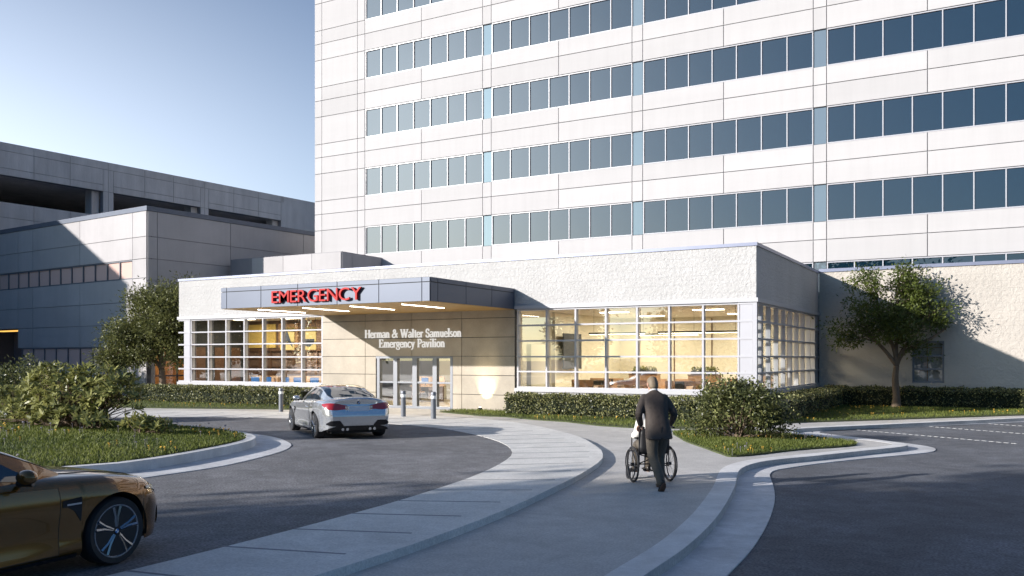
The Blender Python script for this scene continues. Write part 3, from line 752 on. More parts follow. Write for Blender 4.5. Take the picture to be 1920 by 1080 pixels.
# ------------------------------------------------------------------ furniture seen through the glass
def make_desk(label, x, y, w_=1.7, rz=0):
    t = thing('desk', label, 'desk', (x, y, .03), rz, 'office desks inside the pavilion')
    MB().box(-w_ / 2, w_ / 2, -.38, .38, .70, .745).build('desk_top', M['wood'], t)
    MB().box(-w_ / 2 + .02, w_ / 2 - .02, .30, .345, .745, 1.16).build('screen_panel', M['wood'], t)
    for sx in (-1, 1):
        c = MB(); c.box(sx * (w_ / 2 - .10) - .03, sx * (w_ / 2 - .10) + .03, -.33, .33, 0, .70); c.build('leg', M['wood_dark'], t)
    c = MB(); c.box(w_ / 2 - .52, w_ / 2 - .14, -.3, .28, .15, .69); c.build('drawer', M['wood_dark'], t)
    return t
def make_monitor(label, x, y, z, rz=0):
    t = thing('monitor', label, 'monitor', (x, y, z), rz, 'monitors on the desks')
    c = MB(); c.box(-.1, .1, -.08, .08, 0, .012); c.box(-.02, .02, .015, .04, .012, .2); c.build('stand', M['black'], t)
    MB().box(-.20, .20, -.012, .022, .12, .38).build('bezel', M['black'], t)
    MB().box(-.19, .19, -.016, -.0135, .13, .37).build('screen', M['screen'], t)
    return t
def make_chair(label, x, y, rz=0):
    t = thing('office_chair', label, 'chair', (x, y, .03), rz, 'office chairs inside the pavilion')
    c = MB(); c.box(-.23, .23, -.22, .22, .43, .50); c.build('seat', M['wood'], t, bevel=.02)
    c = MB(); c.cbox((0, -.24, .76), (.44, .05, .46), Matrix.Rotation(R(8), 3, 'X')); c.build('backrest', M['wood'], t, bevel=.02)
    c = MB(); c.tube([(0, 0, .06), (0, 0, .44)], .03, 8)
    for k in range(5): c.tube([(0, 0, .09), (.27 * math.cos(k * 1.2566), .27 * math.sin(k * 1.2566), .04)], [.025, .018], 6)
    c.build('base', M['black'], t)
    return t
dk = [(-7.3, 2.6), (-5.35, 2.7), (-3.4, 2.8), (-1.45, 2.9), (-24.4, 2.0), (-22.6, 2.0), (-20.9, 2.0), (-16.4, 4.6)]
dl = ['wooden desk nearest the entrance in the right room', 'wooden desk second from the entrance in the right room', 'wooden desk behind the middle of the right window', 'wooden desk by the corner post of the right room', 'wooden desk by the dark panels of the left room', 'wooden desk in the middle of the left room', 'wooden desk beside the stone wall in the left room', 'wooden desk seen through the leftmost door pane']
for (x, y), l_ in zip(dk, dl): make_desk(l_, x, y, 1.75 if x > -15 else 1.5)
ml = [(-6.9, 2.75, R(200)), (-3.6, 2.9, R(168)), (-1.6, 3.0, R(190)), (-24.75, 1.9, R(38)), (-24.05, 2.0, R(62)), (-22.75, 1.85, R(55)), (-22.0, 1.9, R(20)), (-20.95, 1.9, R(32)), (-16.5, 4.5, R(0))]
mn = ['monitor on the desk nearest the entrance', 'monitor facing away on the desk behind the middle of the right window', 'monitor on the desk by the corner post', 'blue lit monitor leftmost in the left room', 'blue lit monitor second from the left in the left room', 'blue lit monitor turned towards the stone wall in the left room', 'blue lit monitor facing the window in the left room', 'blue lit monitor nearest the stone wall', 'blue lit monitor seen through the leftmost door pane']
for (x, y, r), l_ in zip(ml, mn): make_monitor(l_, x, y, .775, r)
chs = [(-6.6, 1.7, R(170)), (-4.9, 1.8, R(200)), (-3.0, 1.9, R(160)), (-1.2, 2.0, R(185)), (-2.2, 1.7, R(150)), (-16.3, 3.7, R(10)), (-5.8, 1.9, R(150))]
cn = ['wooden office chair at the desk nearest the entrance', 'wooden office chair at the second desk from the entrance', 'wooden office chair at the desk behind the middle of the right window', 'wooden office chair at the desk by the corner post', 'wooden office chair between the middle and corner desks', 'wooden office chair seen through the leftmost door pane', 'wooden office chair turned aside between the first two desks of the right room']
for (x, y, r), l_ in zip(chs, cn): make_chair(l_, x, y, r)
# side-wall desk run seen through the right flank
for i, (x, y) in enumerate(((-1.3, 5.6), (-1.3, 7.0))):
    make_desk(['wooden desk behind the middle of the flank window', 'wooden desk at the far end of the flank window'][i], x, y, 1.3, R(90))
make_monitor('blue lit monitor behind the flank window', -1.25, 5.6, .775, R(70))

# planters on low cabinets along the right room
for i, (x, y) in enumerate(((-5.55, 4.3), (-3.1, 4.4), (-1.0, 4.5))):
    nm = ['nearest the entrance', 'behind the middle of the right window', 'by the corner post'][i]
    t = thing('cabinet', 'low wooden cabinet carrying a planter, ' + nm, 'cabinet', (x, y, .03), group='cabinets with planters')
    MB().box(-.6, .6, -.2, .2, .06, 1.36).build('case', M['wood'], t)
    MB().box(-.62, .62, -.22, .22, 1.36, 1.39).build('top', M['wood_dark'], t)
    t = thing('planter', 'green leafy planter on the cabinet ' + nm, 'planter', (x, y, 1.42), group='planters on the cabinets')
    MB().box(-.5, .5, -.13, .13, 0, .14).build('trough', M['black'], t)
    PLANTERS.append(t)
rows = [(-7.9, 5.6), (-6.0, 5.7), (-4.1, 5.8), (-2.3, 7.6)]
for i, (x, y) in enumerate(rows):
    w_ = ['at the entrance end', 'second from the entrance', 'third from the entrance', 'at the flank end'][i]
    make_desk('wooden desk in the back row of the right room, ' + w_, x, y, 1.6)
    make_monitor('monitor on the back row desk ' + w_, x + .2, y + .05, .775, R(185 - 20 * i))
    make_chair('wooden office chair at the back row desk ' + w_, x - .2, y - .85, R(180 + 25 * (i - 1)))
# artwork: two plain abstract boards
for i, (x, y) in enumerate(((-22.28, 1.5), (-20.95, 1.5))):
    t = thing('hanging_board', ['yellow hanging board with a dark pointed shape, in the left room', 'yellow hanging board with a dark half disc, in the left room'][i], 'sign board', (x, y, 2.45))
    MB().box(-.44, .44, 0, .04, 0, 1.05).build('board', M['yellow'], t)
    c = MB()
    if i == 0:
        c.add([(-.36, -.004, .1), (-.02, -.004, .95), (0, -.004, .42)], [(0, 1, 2)]); c.add([(-.02, -.004, .95), (.38, -.004, .1), (0, -.004, .42)], [(0, 1, 2)])
    else:
        pts = [(-.36 + .0, -.004, .5)] + [(.36 * math.cos(math.pi + math.pi * k / 16), -.004, .5 + .36 * math.sin(math.pi + math.pi * k / 16)) for k in range(17)]
        c.add(pts, [tuple(range(len(pts)))])
    c.build('figure', M['line'], t)
    c = MB(); c.tube([(-.4, .02, 1.05), (-.4, .02, 1.47)], .008, 5); c.tube([(.4, .02, 1.05), (.4, .02, 1.47)], .008, 5); c.build('cable', M['black'], t)

# ================================================================== SIGNS
def text_mesh(ch, size, depth, bold=0.0):
    cu = bpy.data.curves.new('t', 'FONT'); cu.body = ch; cu.size = size; cu.extrude = depth / 2; cu.offset = bold; cu.resolution_u = 5
    ob = bpy.data.objects.new('t', cu); COL.objects.link(ob)
    dg = bpy.context.evaluated_depsgraph_get(); me = bpy.data.meshes.new_from_object(ob.evaluated_get(dg))
    bpy.data.objects.remove(ob); bpy.data.curves.remove(cu)
    return me
sg = thing('emergency_sign', 'red raised EMERGENCY lettering on the front of the canopy', 'sign', (-16.07, CY - .03, 4.06))
x = 0.0; meshes = []
for ch in 'EMERGENCY':
    me = text_mesh(ch, .66, .075, .001)
    xs_ = [v.co.x for v in me.vertices]; ys_ = [v.co.y for v in me.vertices]
    a0, a1 = min(xs_), max(xs_)
    for v in me.vertices:
        X, Y, Z = v.co; v.co = (X - a0, -(Z + .04) - .002, Y)
    meshes.append((me, x, a1 - a0)); x += (a1 - a0) + .055
tot = x - .055; k = 4.14 / tot
for (me, x0, w_) in meshes:
    zmax = max(v.co.z for v in me.vertices)
    for v in me.vertices: v.co = (v.co.x * k + x0 * k, v.co.y, v.co.z * .455 / .475)
    me.name = 'letter'; me.materials.clear(); me.materials.append(M['red'])
    o = bpy.data.objects.new('letter', me); COL.objects.link(o); o.parent = sg

# serif capitals and lower case drawn as strokes: (polyline, width); units: cap height 1
T, H_, S = .085, .16, .06          # thin, heavy, serif
def arc(cx_, cy_, rx_, ry_, a0, a1, n=10): return [(cx_ + rx_ * math.cos(R(a0 + (a1 - a0) * i / n)), cy_ + ry_ * math.sin(R(a0 + (a1 - a0) * i / n))) for i in range(n + 1)]
def ser(x, y, w_=.26): return ([(x - w_ / 2, y), (x + w_ / 2, y)], S)
def stem(x, y0, y1, bot=True, top=True): 
    r = [([(x, y0), (x, y1)], H_)]
    if bot: r.append(ser(x, y0 + S / 2))
    if top: r.append(ser(x, y1 - S / 2))
    return r
def sl(x, y): return ([(x - .15, y - .05), (x, y - .03)], S)   # flag serif of lower case
XH = .66
G = {
 'H': (.86, stem(.17, 0, 1) + stem(.69, 0, 1) + [([(.17, .52), (.69, .52)], T)]),
 'W': (1.16, [([(.10, 1), (.36, 0)], H_), ([(.36, 0), (.58, .95)], T), ([(.55, 1), (.80, 0)], H_), ([(.80, 0), (1.04, 1)], T), ser(.1, .97, .28), ser(.57, .97, .24), ser(1.04, .97, .24)]),
 'S': (.62, [(arc(.31, .74, .20, .23, 40, 250, 10) + arc(.30, .27, .22, .25, 70, -140, 10), .13), ([(.47, .95), (.47, .72)], T), ([(.11, .05), (.11, .3)], T)]),
 'E': (.74, stem(.19, 0, 1) + [([(.12, .96), (.64, .96)], T), ([(.19, .52), (.48, .52)], T), ([(.12, .04), (.66, .04)], T), ([(.62, .97), (.62, .76)], S), ([(.65, .03), (.65, .26)], S), ([(.48, .64), (.48, .4)], S)]),
 'P': (.68, stem(.19, 0, 1) + [([(.12, .96), (.36, .96)] + arc(.36, .71, .24, .25, 90, -90) + [(.19, .46)], .11)]),
 '&': (.92, [([(.80, .02), (.36, .62)] + arc(.38, .78, .15, .18, 210, -40) + [(.46, .60), (.24, .44)] + arc(.30, .24, .22, .22, 110, 330), .12), ([(.50, .09), (.66, .28), (.74, .52)], T), ser(.74, .54, .24)]),
 'a': (.52, [(arc(.24, .50, .17, .15, 160, 0), .10), ([(.41, .5), (.41, .12), (.52, .04)], .14), ([(.41, .38), (.22, .34)] + arc(.20, .18, .15, .16, 90, 300) + [(.41, .16)], .10)]),
 'c': (.48, [(arc(.28, .33, .22, .31, 45, 320, 14), .12)]),
 'e': (.50, [(([(.09, .36), (.43, .36)] + arc(.26, .36, .19, .27, 0, 180) + arc(.28, .30, .21, .28, 180, 325)), .105)]),
 'g': (.54, [(arc(.25, .44, .16, .20, 0, 360, 16), .12), ([(.34, .60), (.52, .63)], T), ([(.16, .28), (.12, .16), (.40, .10)] + arc(.27, -.08, .22, .16, 50, -220), .09)]),
 'i': (.32, stem(.16, 0, XH, True, False) + [sl(.16, XH), ([(.16, .84), (.16, .99)], .15)]),
 'l': (.32, stem(.16, 0, 1.02, True, False) + [sl(.16, 1.02)]),
 'm': (.88, stem(.15, 0, XH, True, False) + [sl(.15, XH), (arc(.30, .40, .15, .22, 165, 0) + [(.45, 0)], .13), (arc(.60, .40, .15, .22, 165, 0) + [(.75, 0)], .13), ser(.45, .03, .22), ser(.75, .03, .22)]),
 'n': (.60, stem(.15, 0, XH, True, False) + [sl(.15, XH), (arc(.30, .40, .16, .22, 165, 0) + [(.46, 0)], .13), ser(.46, .03, .22)]),
 'o': (.54, [(arc(.27, .33, .20, .29, 0, 360, 18), .125)]),
 'r': (.44, stem(.15, 0, XH, True, False) + [sl(.15, XH), (arc(.30, .42, .13, .20, 165, 40), .12)]),
 's': (.42, [(arc(.21, .48, .13, .14, 40, 250, 8) + arc(.20, .18, .14, .14, 70, -140, 8), .10)]),
 't': (.36, [([(.18, .86), (.18, .14)] + arc(.27, .14, .09, .1, 180, 300, 5), .13), ([(.04, .62), (.34, .62)], S)]),
 'u': (.60, [([(.15, .62), (.15, .25)] + arc(.29, .24, .14, .2, 180, 340), .13), ([(.45, .63), (.45, .0)], .13), sl(.15, XH), sl(.45, XH), ser(.5, .03, .14)]),
 'v': (.54, [([(.10, .64), (.28, 0)], .13), ([(.28, 0), (.45, .64)], T), ser(.1, .62, .24), ser(.45, .62, .2)]),
 'y': (.54, [([(.10, .64), (.29, .02)], .13), ([(.46, .64), (.24, -.14), (.10, -.24)], T), ser(.1, .62, .24), ser(.46, .62, .2)]),
}
def stroke_poly(mb, pts, w_, sc, x0, z0, y0, y1):
    P = [Vector((p[0], p[1])) for p in pts]; n = len(P); Lf, Rt = [], []
    for i in range(n):
        t = P[min(i + 1, n - 1)] - P[max(i - 1, 0)]
        if t.length < 1e-6: t = Vector((1, 0))
        t.normalize(); q = Vector((-t.y, t.x)) * w_ / 2
        Lf.append(P[i] + q); Rt.append(P[i] - q)
    v = []
    for a, b_ in zip(Lf, Rt):
        for p in (a, b_):
            for y in (y0, y1): v.append((x0 + p.x * sc, y, z0 + p.y * sc))
    f = []
    for i in range(n - 1):
        p, q = 4 * i, 4 * i + 4
        f += [(p, p + 2, q + 2, q), (p + 1, q + 1, q + 3, p + 3), (p, q, q + 1, p + 1), (p + 2, p + 3, q + 3, q + 2)]
    f += [(0, 1, 3, 2), (4 * n - 4, 4 * n - 2, 4 * n - 1, 4 * n - 3)]
    mb.add(v, f)
lt = thing('wall_lettering', 'two lines of white raised serif lettering above the doors, naming the pavilion', 'sign', (0, -.012, 0))
def write(txt, xc0, xc1, z0, sc):
    tot = sum(G[c][0] if c != ' ' else .34 for c in txt); kx = (xc1 - xc0) / tot; x = xc0
    for c in txt:
        if c == ' ': x += .34 * kx; continue
        mb = MB(); 
        for j, (pts, w_) in enumerate(G[c][1]):
            stroke_poly(mb, [(p[0] * kx / sc, p[1]) for p in pts], w_ * 1.02, sc, x, z0, -.05 - .0007 * j, -.004)
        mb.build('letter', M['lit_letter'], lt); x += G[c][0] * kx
write('Herman & Walter Samuelson', -16.42, -11.58, 2.905, .345)
write('Emergency Pavilion', -15.68, -12.36, 2.50, .345)

# ================================================================== BOLLARDS
def make_bollard():
    t = thing('bollard', '', 'bollard', (0, 0, 0), group='grey steel bollards at the drop-off')
    c = MB(); c.lathe([(.085, 0), (.085, .74)], n=20); c.build('post', M['alu'], t, smooth=True)
    c = MB(); c.lathe([(.088, .742), (.088, .84)], n=20); c.build('reflective_band', M['letter'], t, smooth=True)
    c = MB(); c.lathe([(.085, .842), (.085, .93), (.075, .955), (.04, .965)], n=20); c.build('cap', M['alu'], t, smooth=True)
    return t
proto = make_bollard()
bl = [((-16.05, -5.35, 0), 'grey bollard with a white band by the left hedge, left of the silver car'), ((-12.6, -5.2, 0), 'grey bollard with a white band half hidden behind the silver car'), ((-10.5, -5.35, 0), 'grey bollard with a white band in front of the middle of the doors'), ((-9.0, -5.75, 0), 'grey bollard with a white band nearest the right grass strip')]
for i, (p, l_) in enumerate(bl):
    o = proto if i == 0 else copy_tree(proto)
    o.location = p; o['label'] = l_
# ================================================================== PLANTS
def site(r, f):
    """ground point r metres to the right of and f metres ahead of the viewpoint"""
    return (7.212 + r * .8722 - f * .4892, -29.435 + r * .4892 + f * .8722)

def unit(a): return a / np.maximum(np.linalg.norm(a, axis=1, keepdims=True), 1e-9)

def leaf_mesh(name, P, D, Nn, L, W, tone, mat, hexa=False, droop=0.0):
    """P bases, D directions, Nn approximate normals, L lengths, W widths"""
    n = len(P); D = unit(D); S = unit(np.cross(D, Nn)); Nn = np.cross(S, D)
    L = np.broadcast_to(L, (n,))[:, None]; W = np.broadcast_to(W, (n,))[:, None] / 2
    if hexa:
        q = [P, P + D * L * .32 - S * W, P + D * L * .72 - S * W * .9 - Nn * L * droop * .5, P + D * L - Nn * L * droop, P + D * L * .72 + S * W * .9 - Nn * L * droop * .5, P + D * L * .32 + S * W]
    else:
        q = [P, P + D * L * .5 - S * W, P + D * L - Nn * L * droop, P + D * L * .5 + S * W]
    k = len(q)
    V = np.stack(q, 1).reshape(-1, 3)
    me = bpy.data.meshes.new(name)
    me.vertices.add(n * k); me.vertices.foreach_set('co', V.astype(np.float32).ravel())
    me.loops.add(n * k); me.loops.foreach_set('vertex_index', np.arange(n * k, dtype=np.int32))
    me.polygons.add(n); me.polygons.foreach_set('loop_start', np.arange(0, n * k, k, dtype=np.int32))
    try: me.polygons.foreach_set('loop_total', np.full(n, k, np.int32))
    except Exception: pass
    at = me.attributes.new('tone', 'FLOAT', 'FACE'); at.data.foreach_set('value', np.clip(tone, 0, 1).astype(np.float32))
    me.materials.append(mat); me.update(calc_edges=True); me.validate()
    return me
def put(name, me, parent=None, loc=None):
    o = bpy.data.objects.new(name, me); COL.objects.link(o)
    if parent is not None: o.parent = parent
    if loc: o.location = loc
    return o
def rdir(n):
    v = rng.normal(size=(n, 3)); return unit(v)

LEAF = dict(
    tree=leafmat('tree_leaf', (.022, .034, .010), (.15, .19, .035), .3),
    olive=leafmat('olive_leaf', (.034, .044, .016), (.24, .25, .085), .3),
    rhodo=leafmat('long_leaf', (.04, .062, .016), (.43, .42, .14), .28, .35),
    shrub=leafmat('shrub_leaf', (.016, .028, .010), (.34, .35, .13), .25, .35),
    hedge=leafmat('hedge_leaf', (.026, .038, .012), (.40, .39, .17), .25, .4),
    far=leafmat('far_leaf', (.012, .022, .008), (.05, .08, .02), .25),
    grass=leafmat('grass_blade', (.05, .085, .014), (.225, .25, .055), .35, .6),
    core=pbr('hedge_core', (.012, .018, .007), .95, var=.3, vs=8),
)
def crown(lobes, n_clumps, per, rc, ll, lw, mat, name='crown', shell=.45, updir=.4, tp=1.0):
    """leaf clumps spread through a union of ellipsoids"""
    vol = np.array([l[3] * l[4] * l[5] for l in lobes]) ** .75; vol /= vol.sum()
    C = []
    for _ in range(n_clumps):
        l = lobes[rng.choice(len(lobes), p=vol)]
        d = rdir(1)[0]; r = rng.random() ** shell
        C.append((l[0] + d[0] * l[3] * r, l[1] + d[1] * l[4] * r, l[2] + d[2] * l[5] * r))
    C = np.array(C)
    P = np.repeat(C, per, 0); n = len(P)
    off = rng.normal(size=(n, 3)) * rc * np.repeat(.7 + .6 * rng.random((n_clumps, 1)), per, 0)
    off[:, 2] *= .75
    ct = np.repeat(rng.random(n_clumps), per)
    D = unit(off) + rng.normal(size=(n, 3)) * .6; D[:, 2] += .1
    Nn = rng.normal(size=(n, 3)) * .8; Nn[:, 2] += updir + .4
    tone = (.55 * rng.random(n) + .45 * ct) ** tp + .04
    me = leaf_mesh(name, P + off, D, Nn, ll * (.7 + .6 * rng.random(n)), lw * (.7 + .6 * rng.random(n)), tone, mat, droop=.12)
    return me, C
def limbs(name, trunk, forks, clumps, parent, r0, mat=None, twig=.012):
    """tapered trunk, forked limbs and twigs out to the clumps"""
    mb = MB(); nodes = []
    tp = catmull(trunk, 5); n = len(tp)
    rad = [r0 * (1.35 - .35 * min(1, i / 4)) * (1 - .38 * i / n) for i in range(n)]
    mb.tube(tp, rad, 10)
    top = tp[-1]
    for f in forks:
        fp = catmull([top] + f, 5); m = len(fp); rf = r0 * .52
        mb.tube(fp, [rf * (1 - .8 * i / m) + .012 for i in range(m)], 7)
        nodes += [(Vector(p), rf * (1 - .8 * i / m) + .012) for i, p in enumerate(fp) if i > 2]
    for c in clumps:
        c = Vector(c)
        best = min(nodes, key=lambda q: (q[0] - c).length + (1.5 if q[0].z > c.z else 0))
        a = best[0]; mid = (a + c) / 2 + Vector((0, 0, .12 * (c - a).length)) + Vector(rng.normal(size=3)) * .06
        r = min(best[1] * .6, .05)
        mb.tube([a, mid, c], [r, max(r * .6, twig), twig * .6], 5, cap=False)
    return mb.build(name, mat or M['bark'], parent, smooth=True, angle=0)

# ---- tree on the right, before the tan wall
t = thing('leafy_tree', 'broad leafy tree with a forked trunk, before the tan block wall', 'tree', (3.3, 9.75, 0))
lob = [(0, 0, 3.9, 1.4, 1.3, 1.0), (-1.5, -.2, 3.2, .85, .8, .65), (-1.15, .2, 4.45, .8, .8, .7), (-.75, .1, 5.35, .65, .7, .5), (.55, 0, 5.35, .6, .7, .5), (1.05, 0, 4.75, .75, .8, .65), (1.45, -.1, 3.75, .85, .8, .75), (2.15, .1, 3.35, .5, .6, .42), (.35, -.6, 3.1, 1.0, .9, .6), (-1.85, .1, 2.7, .45, .5, .36), (1.1, -.3, 2.65, .6, .7, .4)]
q = [((l[0] - .2) * .8722, (l[0] - .2) * .4892 + l[1], l[2] + .15, l[3], l[4], l[5]) for l in lob]
me, C = crown(q, 112, 115, .215, .14, .062, LEAF['tree'])
put('crown', me, t)
limbs('trunk', [(0, 0, 0), (.02, 0, .5), (-.03, 0, 1.2), (.02, .0, 1.75)], [[(-.35, -.15, 2.3), (-.9, -.4, 3.0), (-1.2, -.6, 3.6)], [(.25, .1, 2.4), (.75, .4, 3.1), (1.2, .6, 3.8)], [(0, .1, 2.6), (.1, .1, 3.7), (.0, .1, 4.9)], [(-.1, 0, 2.5), (-.6, -.2, 3.8), (-.7, -.4, 4.8)], [(.3, .2, 2.3), (1.3, .6, 2.9), (1.8, .9, 3.3)]], C, t, .17)
# ---- tree on the left, behind the end of the pavilion
x_, y_ = site(-18.55, 46.6)
t = thing('olive_tree', 'dense rounded olive green tree at the left end of the pavilion', 'tree', (x_, y_, 0))
lob = [(0, 0, 3.9, 1.9, 1.7, 1.5), (-1.7, 0, 3.2, 1.3, 1.2, 1.1), (-2.4, 0, 2.1, .9, .9, .7), (.7, 0, 5.2, 1.1, 1.0, .8), (-.8, 0, 5.2, 1.0, 1.0, .6), (1.3, 0, 3.4, 1.1, 1.2, 1.2), (1.2, .2, 6.0, .5, .5, .45), (-.9, -.5, 2.4, 1.3, .9, .6), (1.3, -.2, 2.2, .9, .8, .6)]
q = [(l[0] * .8722, l[0] * .4892 + l[1], l[2], l[3], l[4], l[5]) for l in lob]
me, C = crown(q, 270, 130, .30, .18, .06, LEAF['olive'])
put('crown', me, t)
limbs('trunk', [(0, 0, 0), (.05, 0, .7), (-.02, 0, 1.5)], [[(-.5, -.2, 2.1), (-1.3, -.5, 2.8)], [(.3, .1, 2.3), (.9, .4, 3.3)], [(0, 0, 2.6), (.1, 0, 4.2)], [(-.3, 0, 2.6), (-.7, -.3, 4.2)]], C, t, .22)

# ---- fine-leaved shrub on the peninsula
def dome_shrub(name, label, loc, lobes, n_cl, per, rc, ll, lw, mat, group=None):
    t = thing(name, label, 'shrub', loc, group=group)
    me, C = crown(lobes, n_cl, per, rc, ll, lw, mat, 'foliage', .33, tp=1.9)
    put('foliage', me, t)
    mb = MB()
    for c in C[::3]:
        mb.tube([(c[0] * .08, c[1] * .08, 0), (c[0] * .45, c[1] * .45, c[2] * .55), tuple(c)], [.022, .014, .006], 5, cap=False)
    mb.build('stems', M['bark'], t)
    return t
x_, y_ = site(5.72, 22.2)
dome_shrub('round_shrub', 'big dark round shrub with small pale leaves on the lawn right of the man', (x_, y_, .03), [(0, 0, .70, 1.05, .95, .70), (-.3, 0, 1.08, .75, .75, .42), (.4, 0, .95, .75, .75, .46), (.95, .3, .5, .5, .5, .4), (-.9, -.3, .45, .5, .5, .4)], 190, 75, .115, .085, .042, LEAF['shrub'])
x_, y_ = site(-14.6, 26.5)
dome_shrub('round_shrub', 'dark small leaved shrub behind the long leaved bush at the left edge', (x_, y_, .3), [(0, 0, .9, 1.3, 1.2, .85), (.9, .4, .7, .9, .9, .6), (-.9, 0, .8, .9, .9, .7)], 150, 70, .14, .10, .05, LEAF['shrub'])

# ---- long-leaved bush on the island
def whorl_bush(label, loc, lobes, n, seed_dir):
    t = thing('long_leaved_bush', label, 'bush', loc)
    vol = np.array([l[3] * l[4] * l[5] for l in lobes]) ** .7; vol /= vol.sum()
    Pb, Db, Nb, Lb, Tb, tips = [], [], [], [], [], []
    for _ in range(n):
        l = lobes[rng.choice(len(lobes), p=vol)]
        d = rdir(1)[0]; d[2] = abs(d[2]) * .9 + (-.35 if rng.random() < .35 else .0); r = .55 + .45 * rng.random() ** .5
        p = np.array([l[0] + d[0] * l[3] * r, l[1] + d[1] * l[4] * r, l[2] + d[2] * l[5] * r])
        if p[2] < .08: p[2] = .08 + .1 * rng.random()
        ax = unit((d * .8 + np.array([0, 0, .7]) + rng.normal(size=3) * .25)[None])[0]
        a = unit(np.cross(ax, [.3, .8, .2])[None])[0]; b_ = np.cross(ax, a)
        k = rng.integers(7, 12); tone = rng.random() * .5 + .2
        for j in range(k):
            th = j * 2.4 + rng.random() * .5; el = .15 + .95 * rng.random()
            dd = (a * math.cos(th) + b_ * math.sin(th)) * math.cos(el) + ax * math.sin(el)
            Pb.append(p - ax * .06 * rng.random()); Db.append(dd); Nb.append(ax + rng.normal(size=3) * .15); Lb.append(.115 + .09 * rng.random()); Tb.append((tone + .3 * rng.random()) ** 1.35)
        tips.append((p, ax))
    Lb = np.array(Lb)
    put('foliage', leaf_mesh('foliage', np.array(Pb), np.array(Db), np.array(Nb), Lb, Lb * .27, np.array(Tb), LEAF['rhodo'], True, .18), t)
    mb = MB()
    for p, ax in tips[::3]:
        q0 = p - ax * .25
        mb.tube([(p[0] * .12, p[1] * .12, 0), (p[0] * .5, p[1] * .5, max(.05, p[2] * .5)), tuple(q0), tuple(p)], [.016, .011, .007, .005], 5, cap=False)
    mb.build('stems', M['bark'], t)
    return t
x_, y_ = site(-10.0, 20.6)
whorl_bush('wide bush of long pale green leaves on the planted island at the left', (x_, y_, .33), [(-.3, 0, .62, 1.3, .95, .85), (-1.6, .2, .55, 1.1, .95, .8), (.85, .1, .75, .75, .7, .85), (-2.9, .2, .5, 1.0, .9, .7), (.4, .1, 1.15, .9, .6, .55), (-1.0, 0, 1.2, .9, .7, .5), (.2, -.5, .35, 1.2, .6, .35), (-1.6, -.5, .35, 1.2, .6, .35)], 900, 0)
x_, y_ = site(-9.0, 19.5)
whorl_bush('low sprig of long pale leaves reaching over the island grass, right of the wide bush', (x_ + .75 * .87, y_ + .75 * .49, .33), [(0, 0, .25, .55, .4, .22), (.4, .2, .22, .3, .3, .15)], 46, 0)

# ---- clipped hedges
def hedge(label, path, wd, ht, n):
    c0 = path[0]
    t = thing('hedge', label, 'hedge', (c0[0], c0[1], .02))
    P = np.array(path, float) - np.array(c0); seg = np.linalg.norm(np.diff(P, axis=0), axis=1); tot = seg.sum(); cum = np.r_[0, np.cumsum(seg)]
    # leaves over the shell
    s = rng.random(n) * tot; i = np.clip(np.searchsorted(cum, s, 'right') - 1, 0, len(seg) - 1); f = (s - cum[i]) / seg[i]
    base = P[i] + (P[i + 1] - P[i]) * f[:, None]; tg = (P[i + 1] - P[i]) / seg[i][:, None]; nr = np.c_[-tg[:, 1], tg[:, 0]]
    th = rng.random(n) * 1.15 * math.pi - .075 * math.pi            # around the section from one side over the top to the other
    bump = 1 + .06 * np.sin(s * 4.1) + .05 * np.sin(s * 9.7 + 1) + rng.normal(size=n) * .05
    cx_s = np.sign(np.cos(th)) * np.abs(np.cos(th)) ** .35 * wd / 2 * bump
    cz_s = ht * .5 + np.sign(np.sin(th)) * np.abs(np.sin(th)) ** .35 * ht * .5 * bump
    lo = rng.random(n) < .35; cz_s = np.where(lo, rng.random(n) * ht, cz_s); cx_s = np.where(lo, np.sign(cx_s) * wd / 2 * bump, cx_s)
    pos = np.c_[base + nr * cx_s[:, None], np.maximum(cz_s, .02)]
    out = np.c_[nr * np.cos(th)[:, None], np.abs(np.sin(th)) + .2]
    D = rng.normal(size=(n, 3)) * .8 + out * .5 + np.array([0, 0, .3]); Nn = unit(out) + rng.normal(size=(n, 3)) * .55
    ll = .075 * (.7 + .6 * rng.random(n))
    put('foliage', leaf_mesh('foliage', pos, D, Nn, ll, ll * .62, rng.random(n) ** 1.7, LEAF['hedge']), t)
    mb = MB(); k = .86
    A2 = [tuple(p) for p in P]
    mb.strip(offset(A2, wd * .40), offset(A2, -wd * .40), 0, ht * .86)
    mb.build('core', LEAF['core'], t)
    return t
hedge('clipped hedge under the left window of the pavilion', [(-29.3, -1.35), (-24, -1.3), (-18.4, -1.25)], 1.0, .74, 13000)
hedge('clipped hedge under the right window, from the stone wall to the corner', [(-8.45, -1.55), (-4.5, -1.6), (.5, -1.6)], 1.0, .72, 15000)
hedge('shaded hedge along the right flank of the pavilion', [(.75, -.4), (.75, 5), (.75, 9.9)], .9, .75, 8000)
hedge('dark hedge along the foot of the tan block wall', [(.4, 10.65), (6, 10.65), (12.2, 10.65)], .95, .8, 12000)

for t in PLANTERS:
    n = 260; P_ = np.c_[rng.uniform(-.48, .48, n), rng.uniform(-.1, .1, n), rng.uniform(.12, .25, n)]
    put('foliage', leaf_mesh('foliage', P_, rdir(n) + [0, 0, .6], rdir(n) + [0, 0, .5], .10, .06, rng.random(n), LEAF['hedge']), t)
